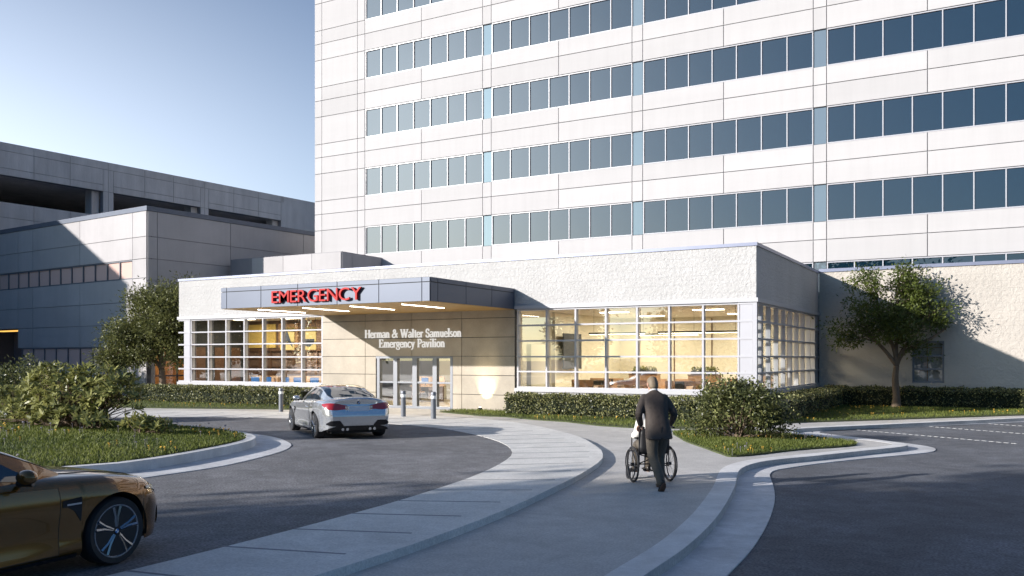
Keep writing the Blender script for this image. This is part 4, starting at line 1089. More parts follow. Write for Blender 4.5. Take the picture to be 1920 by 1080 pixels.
# ---- grass blades, one mat per lawn
def blades(name, label, poly, n, h0, zf, keep=None):
    P = sample_poly(poly, n)
    if keep is not None: P = P[keep(P)]
    n = len(P)
    Z = np.array([zf(a, b_) for a, b_ in P])
    D = np.c_[rng.normal(size=(n, 2)) * .45, np.ones(n)]
    Nn = np.c_[rng.normal(size=(n, 2)), np.full(n, .1)]
    # patchy growth: low-frequency variation of height and tone
    pv = .5 + .25 * np.sin(P[:, 0] * 1.7 + 1.3 * np.sin(P[:, 1] * .9)) + .25 * np.sin(P[:, 1] * 2.3 + 2 * np.sin(P[:, 0] * .7))
    L = h0 * (.5 + .5 * rng.random(n) + .45 * pv)
    me = leaf_mesh(name, np.c_[P, Z], D, Nn, L, .012 + .006 * rng.random(n), .55 * rng.random(n) + .4 * pv, LEAF['grass'], droop=.15)
    return tag(put(name, me), label, 'grass', kind='stuff')
flat = lambda a, b_: .03
blades('island_grass', 'mown grass on the planted island', rin, 75000, .075, lambda a, b_: island_z(a, b_) - .01, lambda P: (P[:, 0] > -17.5) & (P[:, 1] > -23.5))
blades('peninsula_grass', 'grass on the small lawn under the round shrub', LAWN['peninsula'], 17000, .075, flat)
blades('right_grass', 'grass strip along the pavilion and the tan wall', LAWN['front_right'], 26000, .10, flat)
blades('left_grass', 'grass strip below the left hedge', LAWN['front_left'], 12000, .10, flat)
fy = pbr('flower_yellow', (.62, .36, .04), .6, var=.2, vs=30); fg = pbr('seed_head', (.22, .20, .24), .8, var=.3, vs=30)
def flowers(poly, n, zf, mat, r, hh, spots=None, keep=None):
    P = sample_poly(poly, n * 4)
    if keep is not None: P = P[keep(P)]
    pv = np.sin(P[:, 0] * 1.1 + 2 * np.sin(P[:, 1] * 1.3)) + np.sin(P[:, 1] * 1.7 + 1)
    P = P[np.argsort(-(pv + rng.normal(size=len(P)) * .35))][:n]
    mb = MB()
    for a, b_ in P:
        z = zf(a, b_); h = hh * (.7 + .6 * rng.random()); rr = r * (.6 + .7 * rng.random()); tx, ty = rng.normal(size=2) * .3
        v = [(a + rr * math.cos(k * 1.0472), b_ + rr * math.sin(k * 1.0472), z + h + rr * (math.cos(k * 1.0472) * tx + math.sin(k * 1.0472) * ty)) for k in range(6)]
        v += [(a, b_, z + h + rr * .7), (a, b_, z + h - rr * .4)]
        mb.add(v, [(k, (k + 1) % 6, 6) for k in range(6)] + [((k + 1) % 6, k, 7) for k in range(6)])
        mb.add([(a - .002, b_, z), (a + .002, b_, z), (a + .002, b_, z + h), (a - .002, b_, z + h)], [(0, 1, 2, 3)])
    return tag(mb.build('wildflowers', mat), 'small wildflowers scattered through the grass', 'flowers', kind='stuff')
kI = lambda P: (P[:, 0] > -16) & (P[:, 1] > -22.5)
iz = lambda a, b_: island_z(a, b_)
flowers(rin, 120, iz, fy, .028, .085, keep=kI); flowers(rin, 150, iz, fg, .024, .14, keep=kI)
flowers(LAWN['peninsula'], 60, flat, fy, .022, .08); flowers(LAWN['peninsula'], 40, flat, fg, .02, .13)
flowers(LAWN['front_right'], 120, flat, fy, .03, .11); flowers(LAWN['front_left'], 70, flat, fy, .03, .11)

# ---- trees across the drive, out of frame: they shade the foreground and mirror in the glass
def far_tree(kind):
    t = thing('street_tree', '', 'tree', (0, 0, 0), group='tall trees across the drive, outside the picture')
    if kind == 0: lob = [(0, 0, 7.2, 3.2, 3.2, 4.6), (1.6, .8, 5, 2.4, 2.4, 3.0), (-1.6, -.6, 5.2, 2.4, 2.4, 3.0), (0, 0, 3.0, 3.0, 3.0, 2.0)]; n, per = 300, 42
    else: lob = [(0, 0, 3.8, 2.1, 2.1, 2.4), (.6, .3, 5.4, 1.4, 1.4, 1.6), (-.8, 0, 3, 1.6, 1.6, 1.4)]; n, per = 130, 40
    me, C = crown(lob, n, per, .5 if kind == 0 else .38, .46 if kind == 0 else .34, .3 if kind == 0 else .22, LEAF['far'], shell=.55)
    put('crown', me, t)
    limbs('trunk', [(0, 0, 0), (.05, 0, 1.2), (0, 0, 2.2)], [[(-.8, 0, 3.5), (-1.3, -.4, 5)], [(.8, .3, 3.5), (1.4, .6, 5)], [(0, 0, 4), (0, 0, 7 if kind == 0 else 5)]], C[::4], t, .26, twig=.02)
    return t
pt = [far_tree(0), far_tree(1)]
used = [False, False]
def place(kind, x, y, rz, sc, label):
    o = pt[kind] if not used[kind] else copy_tree(pt[kind])
    used[kind] = True; o.location = (x, y, 0); o.rotation_euler = (0, 0, rz); o.scale = (sc,) * 3; o['label'] = label
for i, (r, f, s) in enumerate(((-17.6, 2.0, 1.0), (-15.0, -3.6, 1.05), (-12.6, -9.0, 1.0), (-25.5, -.5, 1.12), (-22.5, -7.0, 1.1))):
    x_, y_ = site(r + .33, f - .73); place(0, x_, y_, i * 1.3, s, 'tall tree behind the viewpoint that shades the foreground')
for i, (x_, y_, s) in enumerate(((-60, -28, .8), (-57, -34.5, .75), (-53, -40, .85), (-66, -34, .9), (-62, -41, .95))):
    place(0, x_, y_, i * 1.7, s, 'tall tree behind the left wing, outside the picture')
for i, (x_, y_, s) in enumerate(((-47, -7, .95), (-46, -13, 1.1), (-46.5, -19, .9), (-47.5, -25.5, 1.15), (-44, -35, 1.2), (-37, -42, 1.0), (-30, -50, 1.25), (-22, -56, 1.0), (-13, -60, 1.3), (-4, -64, 1.1), (6, -62, 1.2), (16, -60, 1.2), (27, -58, 1.3), (38, -52, 1.2))):
    place(1, x_, y_, i * 2.1, s, 'smaller tree across the drive that mirrors in the windows')
# ================================================================== CARS (one coupe, built once, then copied in another paint)
def paint(name, col, metal=.75, rough=.26):
    m, nt, out = new_mat(name)
    b = N(nt, 'ShaderNodeBsdfPrincipled'); nt.links.new(b.outputs[0], out.inputs[0])
    geo = N(nt, 'ShaderNodeNewGeometry'); n = noise(nt, geo.outputs['Position'], 900, 1, .5)
    rp = N(nt, 'ShaderNodeValToRGB'); rp.color_ramp.elements[0].color = (*[c * .8 for c in col], 1); rp.color_ramp.elements[1].color = (*[min(1, c * 1.2) for c in col], 1)
    nt.links.new(n.outputs['Fac'], rp.inputs[0]); nt.links.new(rp.outputs[0], b.inputs['Base Color'])
    b.inputs['Metallic'].default_value = metal; b.inputs['Roughness'].default_value = rough
    b.inputs['Coat Weight'].default_value = 1; b.inputs['Coat Roughness'].default_value = .02
    return m
P_SILVER = paint('silver_paint', (.70, .715, .73), .75, .22); P_GOLD = paint('gold_paint', (.215, .092, .011), .7, .26)
CM = dict(glass=pbr('car_glass', (.012, .016, .02), .03, 0, .8, var=0, coat=.6), black=pbr('gloss_black', (.012, .012, .014), .18, 0, .5, var=0),
          roof=pbr('carbon_roof', (.02, .02, .022), .12, 0, .6, var=.1, vs=60, coat=.8), gap=pbr('shut_line', (.006, .006, .006), .7, var=0),
          tail=pbr('tail_lens', (.34, .012, .015), .08, 0, .7, var=0, coat=.8), taild=pbr('tail_lens_dark', (.06, .004, .006), .1, 0, .7, var=0, coat=.8), head=pbr('head_lens', (.10, .12, .15), .05, .2, .8, var=0, coat=1),
          plate=pbr('plate', (.62, .70, .80), .4, 0, .5, var=.04), badge_b=pbr('badge_blue', (.03, .16, .5), .3, var=0), badge_w=pbr('badge_white', (.8, .8, .8), .3, var=0),
          under=pbr('underbody', (.01, .01, .011), .8, var=0))
AXF, AXR, WR = 1.47, -1.34, .338
cW = ([-2.335, -2.30, -2.22, -2.08, -1.85, -1.34, -.8, 0, .9, 1.47, 1.75, 1.92, 2.06, 2.18, 2.27, 2.335], [.70, .765, .835, .885, .915, .938, .915, .905, .915, .925, .905, .865, .795, .70, .59, .44])
cS = ([-2.335, -2.0, -1.5, -.8, 0, .8, 1.4, 1.9, 2.2, 2.335], [.965, 1.0, 1.0, .965, .93, .905, .88, .81, .70, .60])      # shoulder height
cT = ([-2.335, -2.26, -2.1, -1.75, -1.3, 0, .85, 1.2, 1.6, 1.95, 2.2, 2.335], [1.045, 1.095, 1.085, 1.065, 1.04, 1.0, .985, .955, .915, .845, .73, .62])    # centre height
cB = ([-2.335, -2.2, -1.9, -1.0, 0, 1.0, 1.9, 2.2, 2.335], [.30, .27, .21, .17, .16, .17, .19, .20, .24])
NP = 34
def xdef(x, z):
    """lean of the tail and the nose"""
    if x < -1.9:
        k = ((-1.9 - x) / .435) ** 1.5
        return x + k * lerp([.2, .42, .62, .8, .93, 1.06, 1.1], [.13, .04, .0, .05, .075, .06, .02], z)
    if x > 1.9:
        k = ((x - 1.9) / .435) ** 1.5
        return x - k * lerp([.2, .34, .55, .70, .85], [.05, .0, .02, .09, .2], z)
    return x
def body_section(x):
    W = lerp(*cW, x); zs = lerp(*cS, x); zt = max(lerp(*cT, x), zs - .02); zb = lerp(*cB, x)
    fl = .022 * math.exp(-((x - AXF) / .42) ** 2) + .035 * math.exp(-((x - AXR) / .45) ** 2)
    for ax in (AXF, AXR):
        d = abs(x - ax); ra = .388
        if d < ra: zb = max(zb, .338 + math.sqrt(ra * ra - d * d) - .0)
    waist = .03 * math.exp(-((x - .05) / .75) ** 4)
    prof = [(.15, -.07), (.19, -.025), (.26, -.012), (.34, -.02 - waist), (.46, -.015 - waist * .7 + fl * .5), (.58, fl), (.68, .004 + fl), (.76, -.004 + fl * .9)]
    side = []
    zz = [p[0] for p in prof]; yy = [p[1] for p in prof]
    zsh = zs - .05
    scale = (zsh - .16) / (.80 - .16)
    def ys(z): return W + lerp(zz, yy, .16 + (z - .16) / max(scale, .2))
    n1 = 18
    pts = []
    for i in range(n1 + 1):
        z = zb + (zsh - zb) * i / n1
        pts.append((ys(z) - (.0 if z < zsh - .12 else .03 * ((z - zsh + .12) / .12) ** 2), z))
    y0 = pts[-1][0]
    for i in range(1, NP - n1):
        t = i / (NP - 1 - n1)
        a = t * math.pi / 2
        y = y0 * (1 - t) ** .9 if t < 1 else 0
        z = zsh + (zt - zsh) * (1 - (1 - min(1, t * 1.6)) ** 2.2 * 1.0) if t < .62 else zt - 0
        # soft shoulder then nearly flat top with a slight crown
        z = zsh + (zs - zsh) * min(1, t / .14) ** .6 + (zt - zs) * (1 - (1 - t) ** 2.2)
        pts.append((max(y, 0), z))
    pts[-1] = (0, pts[-1][1])
    return pts
arch = [a + d for a in (AXF, AXR) for d in np.linspace(-.388, .388, 25)] + [a + s * .3885 for a in (AXF, AXR) for s in (-1, 1)]
XS = sorted(set([round(float(v), 4) for v in list(np.linspace(-2.335, 2.335, 70)) + arch + [-2.32, -2.325, -2.31, -2.29, -2.27, 2.29, 2.31, 2.325]]))
SECT = {x: body_section(x) for x in XS}
def car_body_mb():
    mb = MB(); L = []
    for x in XS:
        s = SECT[x]
        row = [(xdef(x, z), y, z) for y, z in s] + [(xdef(x, z), -y, z) for y, z in reversed(s[:-1])]
        L.append(row)
    mb.grid(L)
    n = len(L[0])
    for row in (L[0], L[-1]):
        for i in range(NP - 1):
            a, b_ = row[i], row[n - 1 - i]; c, d = row[i + 1], row[n - 2 - i]
            if i == NP - 2: mb.add([a, b_, c], [(0, 1, 2)])
            else:
                k = 8; v = []
                for (p, q_) in ((a, b_), (c, d)): v += [tuple(p[j] + (q_[j] - p[j]) * m_ / k for j in range(3)) for m_ in range(k + 1)]
                mb.add(v, [(m_, m_ + 1, k + 2 + m_, k + 1 + m_) for m_ in range(k)])
    return mb
def outline(z, x0, xe, side, off=.004, n=40, y_end=None):
    """points round the body at height z from x0 to the end (xe = -1 tail / +1 nose) and across the end face to y_end"""
    xs_ = [x for x in XS if (x <= x0 if xe < 0 else x >= x0)]
    if xe < 0: xs_ = xs_[::-1]
    pts = []
    for x in xs_:
        s = SECT[x]; ys_ = [p[0] for p in s[:19]]; zz = [p[1] for p in s[:19]]
        y = lerp(zz, ys_, z) if zz[-1] >= z else lerp([p[1] for p in s[18:]], [p[0] for p in s[18:]], z)
        pts.append(Vector((xdef(x, z), y)))
    ye = pts[-1].y
    if y_end is not None:
        k = 12
        for i in range(1, k + 1): pts.append(Vector((pts[-1].x if i > 1 else pts[-1].x, ye + (y_end - ye) * i / k)))
    out = []
    for i, p in enumerate(pts):
        t = pts[min(i + 1, len(pts) - 1)] - pts[max(i - 1, 0)]
        nr = Vector((t.y, -t.x))
        if nr.length < 1e-9: nr = Vector((xe, 0))
        nr.normalize()
        if nr.x * xe + nr.y < 0: nr = -nr
        q = p + nr * off
        out.append((q.x, q.y * side))
    return out
def wrap(mb, x0, xe, side, y_end, zlo, zhi, off=.006, rows=5):
    """patch that follows the body round a corner; zlo / zhi are functions of s in 0..1 along it"""
    G_ = []
    ref = outline(.7, x0, xe, side, off, y_end=y_end); m = len(ref)
    d = [0]
    for i in range(1, m): d.append(d[-1] + math.hypot(ref[i][0] - ref[i - 1][0], ref[i][1] - ref[i - 1][1]))
    tot = d[-1]
    for r in range(rows + 1):
        row = []
        for i in range(m):
            s = d[i] / tot; z = zlo(s) + (zhi(s) - zlo(s)) * r / rows
            row.append((i, z))
        G_.append(row)
    cache = {}
    P = []
    for row in G_:
        pr = []
        for i, z in row:
            k = round(z, 2)
            if k not in cache: cache[k] = outline(k, x0, xe, side, off, y_end=y_end)
            o_ = cache[k]; pr.append((o_[min(i, len(o_) - 1)][0], o_[min(i, len(o_) - 1)][1], z))
        P.append(pr)
    mb.grid(P)
# greenhouse
gR = ([-1.80, -1.55, -1.25, -.95, -.6, -.3, 0, .3, .6, .85, 1.02], [1.055, 1.145, 1.245, 1.325, 1.372, 1.385, 1.372, 1.315, 1.195, 1.07, .975])
gB = ([-1.80, -1.5, -1.0, -.4, .3, .7, 1.02], [.60, .74, .80, .815, .815, .79, .70])
def gh(x, t, off=0):
    zr = lerp(*gR, x); wb = lerp(*gB, x); zb = lerp(*cS, x) - .03
    hh = max(zr - zb, .01)
    we = wb - hh * .52; we = max(we, wb * .55)
    ze = zr - .075 * min(1, hh / .3)
    if t < .5:
        u_ = t / .5; y = wb + (we - wb) * u_ + .02 * math.sin(math.pi * u_) * min(1, hh / .3); z = zb + (ze - zb) * u_
    else:
        u_ = (t - .5) / .5
        y = we * math.cos(u_ * math.pi / 2) ** .85 if u_ < 1 else 0; z = ze + (zr - ze) * math.sin(u_ * math.pi / 2) ** .9
    if off:
        e = 1e-3
        a = Vector(gh(x, min(t + e, 1))) - Vector(gh(x, max(t - e, 0))); b_ = Vector(gh(min(x + e, 1.02), t)) - Vector(gh(max(x - e, -1.8), t))
        n = a.cross(b_)
        if n.length > 1e-12:
            n.normalize()
            if n.z < 0 and t > .3 or n.y < 0 and t <= .3: n = -n
            return (x + n.x * off, y + n.y * off, z + n.z * off)
    return (x, y, z)
def gh_patch(mb, xf, ts, off, side):
    """xf(t) gives the x interval at height t"""
    P = []
    for t in ts:
        x0, x1 = xf(t); row = []
        for i in range(15):
            p = gh(x0 + (x1 - x0) * i / 14, t, off); row.append((p[0], p[1] * side, p[2]))
        P.append(row)
    mb.grid(P)
def body_patch(mb, x0, x1, zlo, zhi, off, side, rows=8):
    xs_ = [x0] + [x for x in XS if x0 < x < x1] + [x1]; P = []
    for r in range(rows + 1):
        row = []
        for x in xs_:
            s = body_section(x); za, zb = zlo(x), zhi(x); z = za + (zb - za) * r / rows
            ii = [p[1] for p in s[:22]]; yy = [p[0] for p in s[:22]]
            row.append((x, (lerp(ii, yy, z) + off) * side, z))
        P.append(row)
    mb.grid(P)
def make_car(label, pm_, group):
    t = thing('parked_car', label, 'car', (0, 0, 0), 0, group)
    painted = []
    body = car_body_mb().build('body', pm_, t, smooth=True, angle=38); painted.append(body)
    # greenhouse shell
    mb = MB(); P = []
    xs_ = list(np.linspace(-1.80, 1.02, 40)); ts = list(np.linspace(0, 1, 22))
    for x in xs_:
        r = [gh(x, q_) for q_ in ts]; P.append(r + [(p[0], -p[1], p[2]) for p in reversed(r[:-1])])
    mb.grid(P); cab = mb.build('cabin', pm_, t, smooth=True, angle=50); painted.append(cab)
    mb = MB()
    for s in (1, -1): gh_patch(mb, lambda q_: (-.98, .12), np.linspace(.56, 1, 9), .004, s)
    mb.build('roof', CM['roof'], t, smooth=True, angle=0)
    mb = MB()
    for s in (1, -1): gh_patch(mb, lambda q_: (-1.70, -1.03), np.linspace(.57, 1, 9), .005, s)
    mb.build('rear_window', CM['glass'], t, smooth=True, angle=0)
    mb = MB()
    for s in (1, -1): gh_patch(mb, lambda q_: (.20, .99), np.linspace(.56, 1, 9), .005, s)
    mb.build('windscreen', CM['glass'], t, smooth=True, angle=0)
    for s in (1, -1):
        mb = MB(); gh_patch(mb, lambda q_: (-.62, .78 - (q_ - .10) * 1.55), np.linspace(.10, .47, 7), .006, s); mb.build('side_window', CM['glass'], t, smooth=True, angle=0)
        mb = MB(); gh_patch(mb, lambda q_: (-1.28 + (q_ - .1) * .7, -.67), np.linspace(.10, .47, 7), .006, s); mb.build('side_window', CM['glass'], t, smooth=True, angle=0)
        # doors: a dark shut line under a panel
        mb = MB(); body_patch(mb, -.70, .84, lambda x: .215, lambda x: lerp(*cS, x) - .055, .0035, s); mb.build('shut_line', CM['gap'], t, smooth=True, angle=0)
        mb = MB(); body_patch(mb, -.69, .83, lambda x: .225, lambda x: lerp(*cS, x) - .058, .0065, s); dr = mb.build('door', pm_, t, smooth=True, angle=0); painted.append(dr)
        mb = MB(); mb.tube([(-.50, s * .905, .79), (-.42, s * .935, .795), (-.30, s * .935, .793), (-.23, s * .905, .787)], [.012, .017, .017, .012], 8); h = mb.build('handle', pm_, dr, smooth=True); painted.append(h)
        # fender vent
        mb = MB(); body_patch(mb, .86, 1.06, lambda x: lerp([.80, .92, 1.0, 1.06], [.665, .655, .60, .50], x), lambda x: lerp([.80, 1.0, 1.06], [.715, .735, .74], x), .006, s, 4); vt = mb.build('fender_vent', CM['black'], t, smooth=True, angle=0)
        mb = MB(); body_patch(mb, .90, 1.05, lambda x: .672, lambda x: .688, .012, s, 2); mb.build('vent_bar', M['chrome'], vt, smooth=True, angle=0)
        # sill
        mb = MB(); body_patch(mb, -.9, 1.03, lambda x: .165, lambda x: .205, .012, s, 3); mb.build('sill', CM['black'], t, smooth=True, angle=0)
        # mirror
        mb = MB(); mb.ball((.44, s * 1.0, 1.0), (.08, .105, .068), 14, 10); mr = mb.build('mirror', pm_, t, smooth=True, angle=0); painted.append(mr)
        mb = MB(); mb.tube([(.50, s * .82, .945), (.46, s * .95, .96)], [.03, .022], 8); mb.tube([(.40, s * .93, .945), (.46, s * 1.06, .948)], [.03, .03], 8); mb.build('mirror_stalk', CM['black'], mr, smooth=True)
        # lamps
        mb = MB(); wrap(mb, -1.93, -1, s, .30, lambda q_: lerp([0, .35, .6, 1], [.905, .795, .775, .80], q_), lambda q_: lerp([0, .3, .6, 1], [.925, .955, .945, .885], q_), .012); mb.build('tail_light', CM['tail'] , t, smooth=True, angle=0)
        mb = MB(); wrap(mb, 1.84, 1, s, .36, lambda q_: lerp([0, .5, 1], [.71, .585, .53], q_), lambda q_: lerp([0, .25, .5, 1], [.735, .745, .70, .63], q_), .010); mb.build('headlight', CM['head'], t, smooth=True, angle=0)
        # rear bumper pocket, front air intake
        mb = MB(); wrap(mb, -2.14, -1, s, .40, lambda q_: lerp([0, .4, 1], [.40, .36, .36], q_), lambda q_: lerp([0, .3, .8, 1], [.43, .50, .50, .38], q_), .012); mb.build('bumper_pocket', CM['black'], t, smooth=True, angle=0)
        mb = MB(); wrap(mb, 2.15, 1, s, .28, lambda q_: .27, lambda q_: lerp([0, .6, 1], [.36, .46, .40], q_), .012); mb.build('air_intake', CM['black'], t, smooth=True, angle=0)
        mb = MB(); wrap(mb, 2.31, 1, s, .05, lambda q_: .50 + .0 * q_, lambda q_: lerp([0, .5, 1], [.56, .635, .635], q_), .016); mb.build('grille', CM['black'], t, smooth=True, angle=0)
        for e in (.30, .42):
            mb = MB(); mb.lathe([(.030, -2.285), (.036, -2.285), (.036, -2.12), (.030, -2.12)], (0, s * e, .275), 16, 'X'); mb.build('exhaust', M['chrome'], t, smooth=True)
    # tail details
    mb = MB(); wrap(mb, -2.27, -1, 1, 0, lambda q_: .25, lambda q_: lerp([0, .3, 1], [.30, .36, .36], q_), .008); wrap(mb, -2.27, -1, -1, 0, lambda q_: .25, lambda q_: lerp([0, .3, 1], [.30, .36, .36], q_), .008); mb.build('diffuser', CM['black'], t, smooth=True, angle=0)
    xr = xdef(-2.335, .8)
    MB().box(xr - .016, xr + .01, -.27, .27, .735, .855).build('number_plate', CM['plate'], t)
    mb = MB(); mb.box(xr - .009, xr + .008, -.36, .36, .70, .87); mb.build('plate_recess', CM['gap'] if False else pm_, t); painted.append(t.children[-1])
    mb = MB(); 
    for s in (1, -1): wrap(mb, -2.05, -1, s, 0, lambda q_: lerp([0, 1], [1.015, 1.05], q_), lambda q_: lerp([0, 1], [1.02, 1.075], q_), .022, 2)
    lip = mb.build('boot_lip', pm_, t, smooth=True, angle=0); painted.append(lip)
    def roundel(x, y, z, r, ax, parent, name='emblem'):
        mb = MB(); k = 24
        def pt(rr, a, d): return (x + d, y + rr * math.cos(a), z + rr * math.sin(a)) if ax == 'X' else (x + rr * math.cos(a), y + d, z + rr * math.sin(a))
        sg_ = -1 if (ax == 'X' and x < 0) or (ax == 'Y' and y < 0) else 1
        mb.cur = 0; mb.add([pt(r, 2 * math.pi * i / k, sg_ * .001) for i in range(k)], [tuple(range(k))])
        for qd in range(4):
            mb.cur = 1 + qd % 2
            v = [pt(0, 0, sg_ * .003)] + [pt(r * .68, math.pi / 2 * qd + math.pi / 2 * i / 8, sg_ * .003) for i in range(9)]
            mb.add(v, [(0, i, i + 1) for i in range(1, 9)])
        return mb.build(name, [CM['black'], CM['badge_b'], CM['badge_w']], parent, fix=False)
    roundel(xdef(-2.335, .95) - .016, 0, .955, .04, 'X', t)
    for (y0_, z0_, w_, m_) in ((-.52, .945, .02, CM['badge_b']), (-.545, .945, .02, CM['tail']), (-.58, .945, .035, M['chrome'])):
        pass
    mb = MB(); xb = xdef(-2.335, .95) - .03
    mb.tube([(xb, -.47, .925), (xb, -.485, .965), (xb, -.50, .94), (xb, -.515, .965), (xb, -.53, .925)], .006, 5); mb.tube([(xb, -.58, .925), (xb, -.58, .965), (xb, -.545, .94), (xb, -.595, .94)], .006, 5)
    mb.build('badge', M['chrome'], t)
    # underbody and wheel wells
    mb = MB(); mb.box(-2.1, 2.05, -.68, .68, .17, .46); mb.box(-1.5, .8, -.60, .60, .46, .88); mb.build('underbody', CM['under'], t)
    for ax in (AXF, AXR):
        for s in (1, -1):
            mb = MB(); k = 20; v = []; f = []
            for i in range(k + 1):
                a = math.pi * (i / k) * 1.16 - math.pi * .08
                for (rr, yy) in ((.386, s * (.905 if ax == AXF else .925)), (.386, s * .60)):
                    v.append((ax + rr * math.cos(a), yy, .338 + rr * math.sin(a)))
            for i in range(k): f.append((2 * i, 2 * i + 1, 2 * i + 3, 2 * i + 2))
            f.append(tuple(2 * i + 1 for i in range(k + 1)))
            mb.add(v, f); mb.build('wheel_arch', CM['under'], t, smooth=True)
    # wheels
    for ax in (AXF, AXR):
        for s in (1, -1):
            yc = s * (.805 if ax == AXF else .82); w_ = .245
            mb = MB(); mb.lathe([(.255, -w_ / 2 + .01), (.315, -w_ / 2), (.334, -w_ / 2 + .03), (.338, -w_ * .2), (.338, w_ * .2), (.334, w_ / 2 - .03), (.315, w_ / 2), (.255, w_ / 2 - .01)], (ax, yc, .338), 40, 'Y')
            wh = mb.build('wheel', M['tyre'], t, smooth=True, angle=40)
            o_ = yc + s * (w_ / 2 - .012)
            mb = MB(); mb.lathe([(.238, -.006 * s), (.250, .004 * s), (.264, .005 * s), (.266, -.02 * s), (.25, -.05 * s), (.234, -.03 * s)], (ax, o_, .338), 40, 'Y')
            for i in range(5):
                a = i * 2 * math.pi / 5 + .3
                for dlt in (-.17, .17):
                    p0 = (ax + .045 * math.cos(a + dlt * .6), o_ - s * .012, .338 + .045 * math.sin(a + dlt * .6)); 
                    p1 = (ax + .15 * math.cos(a + dlt * .62), o_ - s * .004, .338 + .15 * math.sin(a + dlt * .62)); p2 = (ax + .247 * math.cos(a + dlt), o_ - s * .004, .338 + .247 * math.sin(a + dlt))
                    mb.tube([p0, p1, p2], [.022, .018, .022], 6)
            mb.lathe([(.062, -.02 * s), (.06, .006 * s), (.03, .010 * s)], (ax, o_ - s * .008, .338), 20, 'Y')
            rm = mb.build('rim', M['rim'], wh, smooth=True)
            mb = MB(); mb.lathe([(.18, -.07 * s), (.18, -.05 * s), (.06, -.045 * s)], (ax, o_, .338), 28, 'Y'); mb.build('brake_disc', M['alu'], wh, smooth=True)
            mb = MB(); mb.lathe([(.25, -.085 * s), (.25, -.08 * s)], (ax, o_, .338), 28, 'Y'); mb.build('wheel_back', CM['under'], wh)
            roundel(ax, o_ + s * .003, .338, .032, 'Y', rm)
    # hood creases
    for s in (1, -1):
        mb = MB(); P = []
        for x in np.linspace(.98, 2.16, 14):
            sx_ = body_section(x); yy = [p[0] for p in sx_[18:]][::-1]; zz = [p[1] for p in sx_[18:]][::-1]
            y = lerp([.98, 2.16], [.62, .50], x); P.append((xdef(x, .8), s * y, lerp(yy, zz, y) + .001))
        mb.tube(P, .005, 5); mb.build('bonnet_line', CM['gap'], t)
    return t, painted
car, painted = make_car('silver two door coupe driving away, in front of the stone entrance', P_SILVER, 'coupes on the drop-off road')
for o in painted:
    for sl_ in o.material_slots: sl_.link = 'OBJECT'; sl_.material = P_SILVER
car2 = copy_tree(car)
names = set(o.data.name for o in painted)
def repaint(o):
    if o.type == 'MESH' and o.data.name in names:
        for sl_ in o.material_slots: sl_.link = 'OBJECT'; sl_.material = P_GOLD
    for c in o.children: repaint(c)
repaint(car2)
car2['label'] = 'golden brown coupe entering at the lower left, only its front half in view'
def set_car(o, wheel_local, world, heading):
    a = math.atan2(heading[1], heading[0]); o.rotation_euler = (0, 0, a)
    c, s = math.cos(a), math.sin(a)
    o.location = (world[0] - (c * wheel_local[0] - s * wheel_local[1]), world[1] - (s * wheel_local[0] + c * wheel_local[1]), .085)
car.scale = (.935, .935, .935)
set_car(car, (AXR * .935, 0), (-7.15, -12.2), (-.825, .565))
car2.scale = (.955, .955, .955)
set_car(car2, (AXF * .955, -.88), (-.165, -23.97), (-.07, .9975))
# ================================================================== PEOPLE AND THE WHEELCHAIR
SK = pbr('skin', (.48, .27, .19), .55, var=.08, vs=25); HAIR = pbr('grey_blond_hair', (.19, .145, .095), .6, var=.3, vs=60, bump=.5, bs=180, bdist=.004)
HAIRW = pbr('white_hair', (.55, .53, .50), .6, var=.2, vs=60)
SUIT = pbr('dark_suit', (.062, .047, .038), .75, var=.18, vs=14, bump=.35, bs=13, bdist=.02); TROU = pbr('charcoal_trousers', (.105, .088, .068), .8, var=.2, vs=12, bump=.45, bs=16, bdist=.02)
SHIRT = pbr('white_shirt', (.72, .70, .66), .8, var=.06, vs=14, bump=.3, bs=16, bdist=.02); SHOE = pbr('black_shoe', (.02, .017, .015), .35); SOLE = pbr('brown_sole', (.12, .06, .035), .7)
def remeshed(mb, name, mat, parent, vox, smooth=4):
    o = mb.build(name, mat, parent, smooth=True, angle=0)
    m = o.modifiers.new('join', 'REMESH'); m.mode = 'VOXEL'; m.voxel_size = vox; m.use_smooth_shade = True
    s = o.modifiers.new('soft', 'SMOOTH'); s.iterations = smooth; s.factor = .5
    return o
def ell(c, rx, ry, tilt=0, n=22, yaw=0, sq=2.3):
    """superelliptic ring round c, tilted about X, turned about Z"""
    out = []
    for k in range(n):
        a = 2 * math.pi * k / n
        x = rx * math.copysign(abs(math.cos(a)) ** (2 / sq), math.cos(a)); y = ry * math.copysign(abs(math.sin(a)) ** (2 / sq), math.sin(a))
        p = Vector((x, y, 0)); p.rotate(Matrix.Rotation(tilt, 3, 'X')); p.rotate(Matrix.Rotation(yaw, 3, 'Z'))
        out.append(tuple(Vector(c) + p))
    return out
def limb(mb, pts, rad, k=5, n=14):
    P = catmull([tuple(p) + (r,) for p, r in zip(pts, rad)], k)
    mb.tube([p[:3] for p in P], [p[3] for p in P], n)
    mb.ball(P[0][:3], P[0][3], 12, 8); mb.ball(P[-1][:3], P[-1][3], 12, 8)
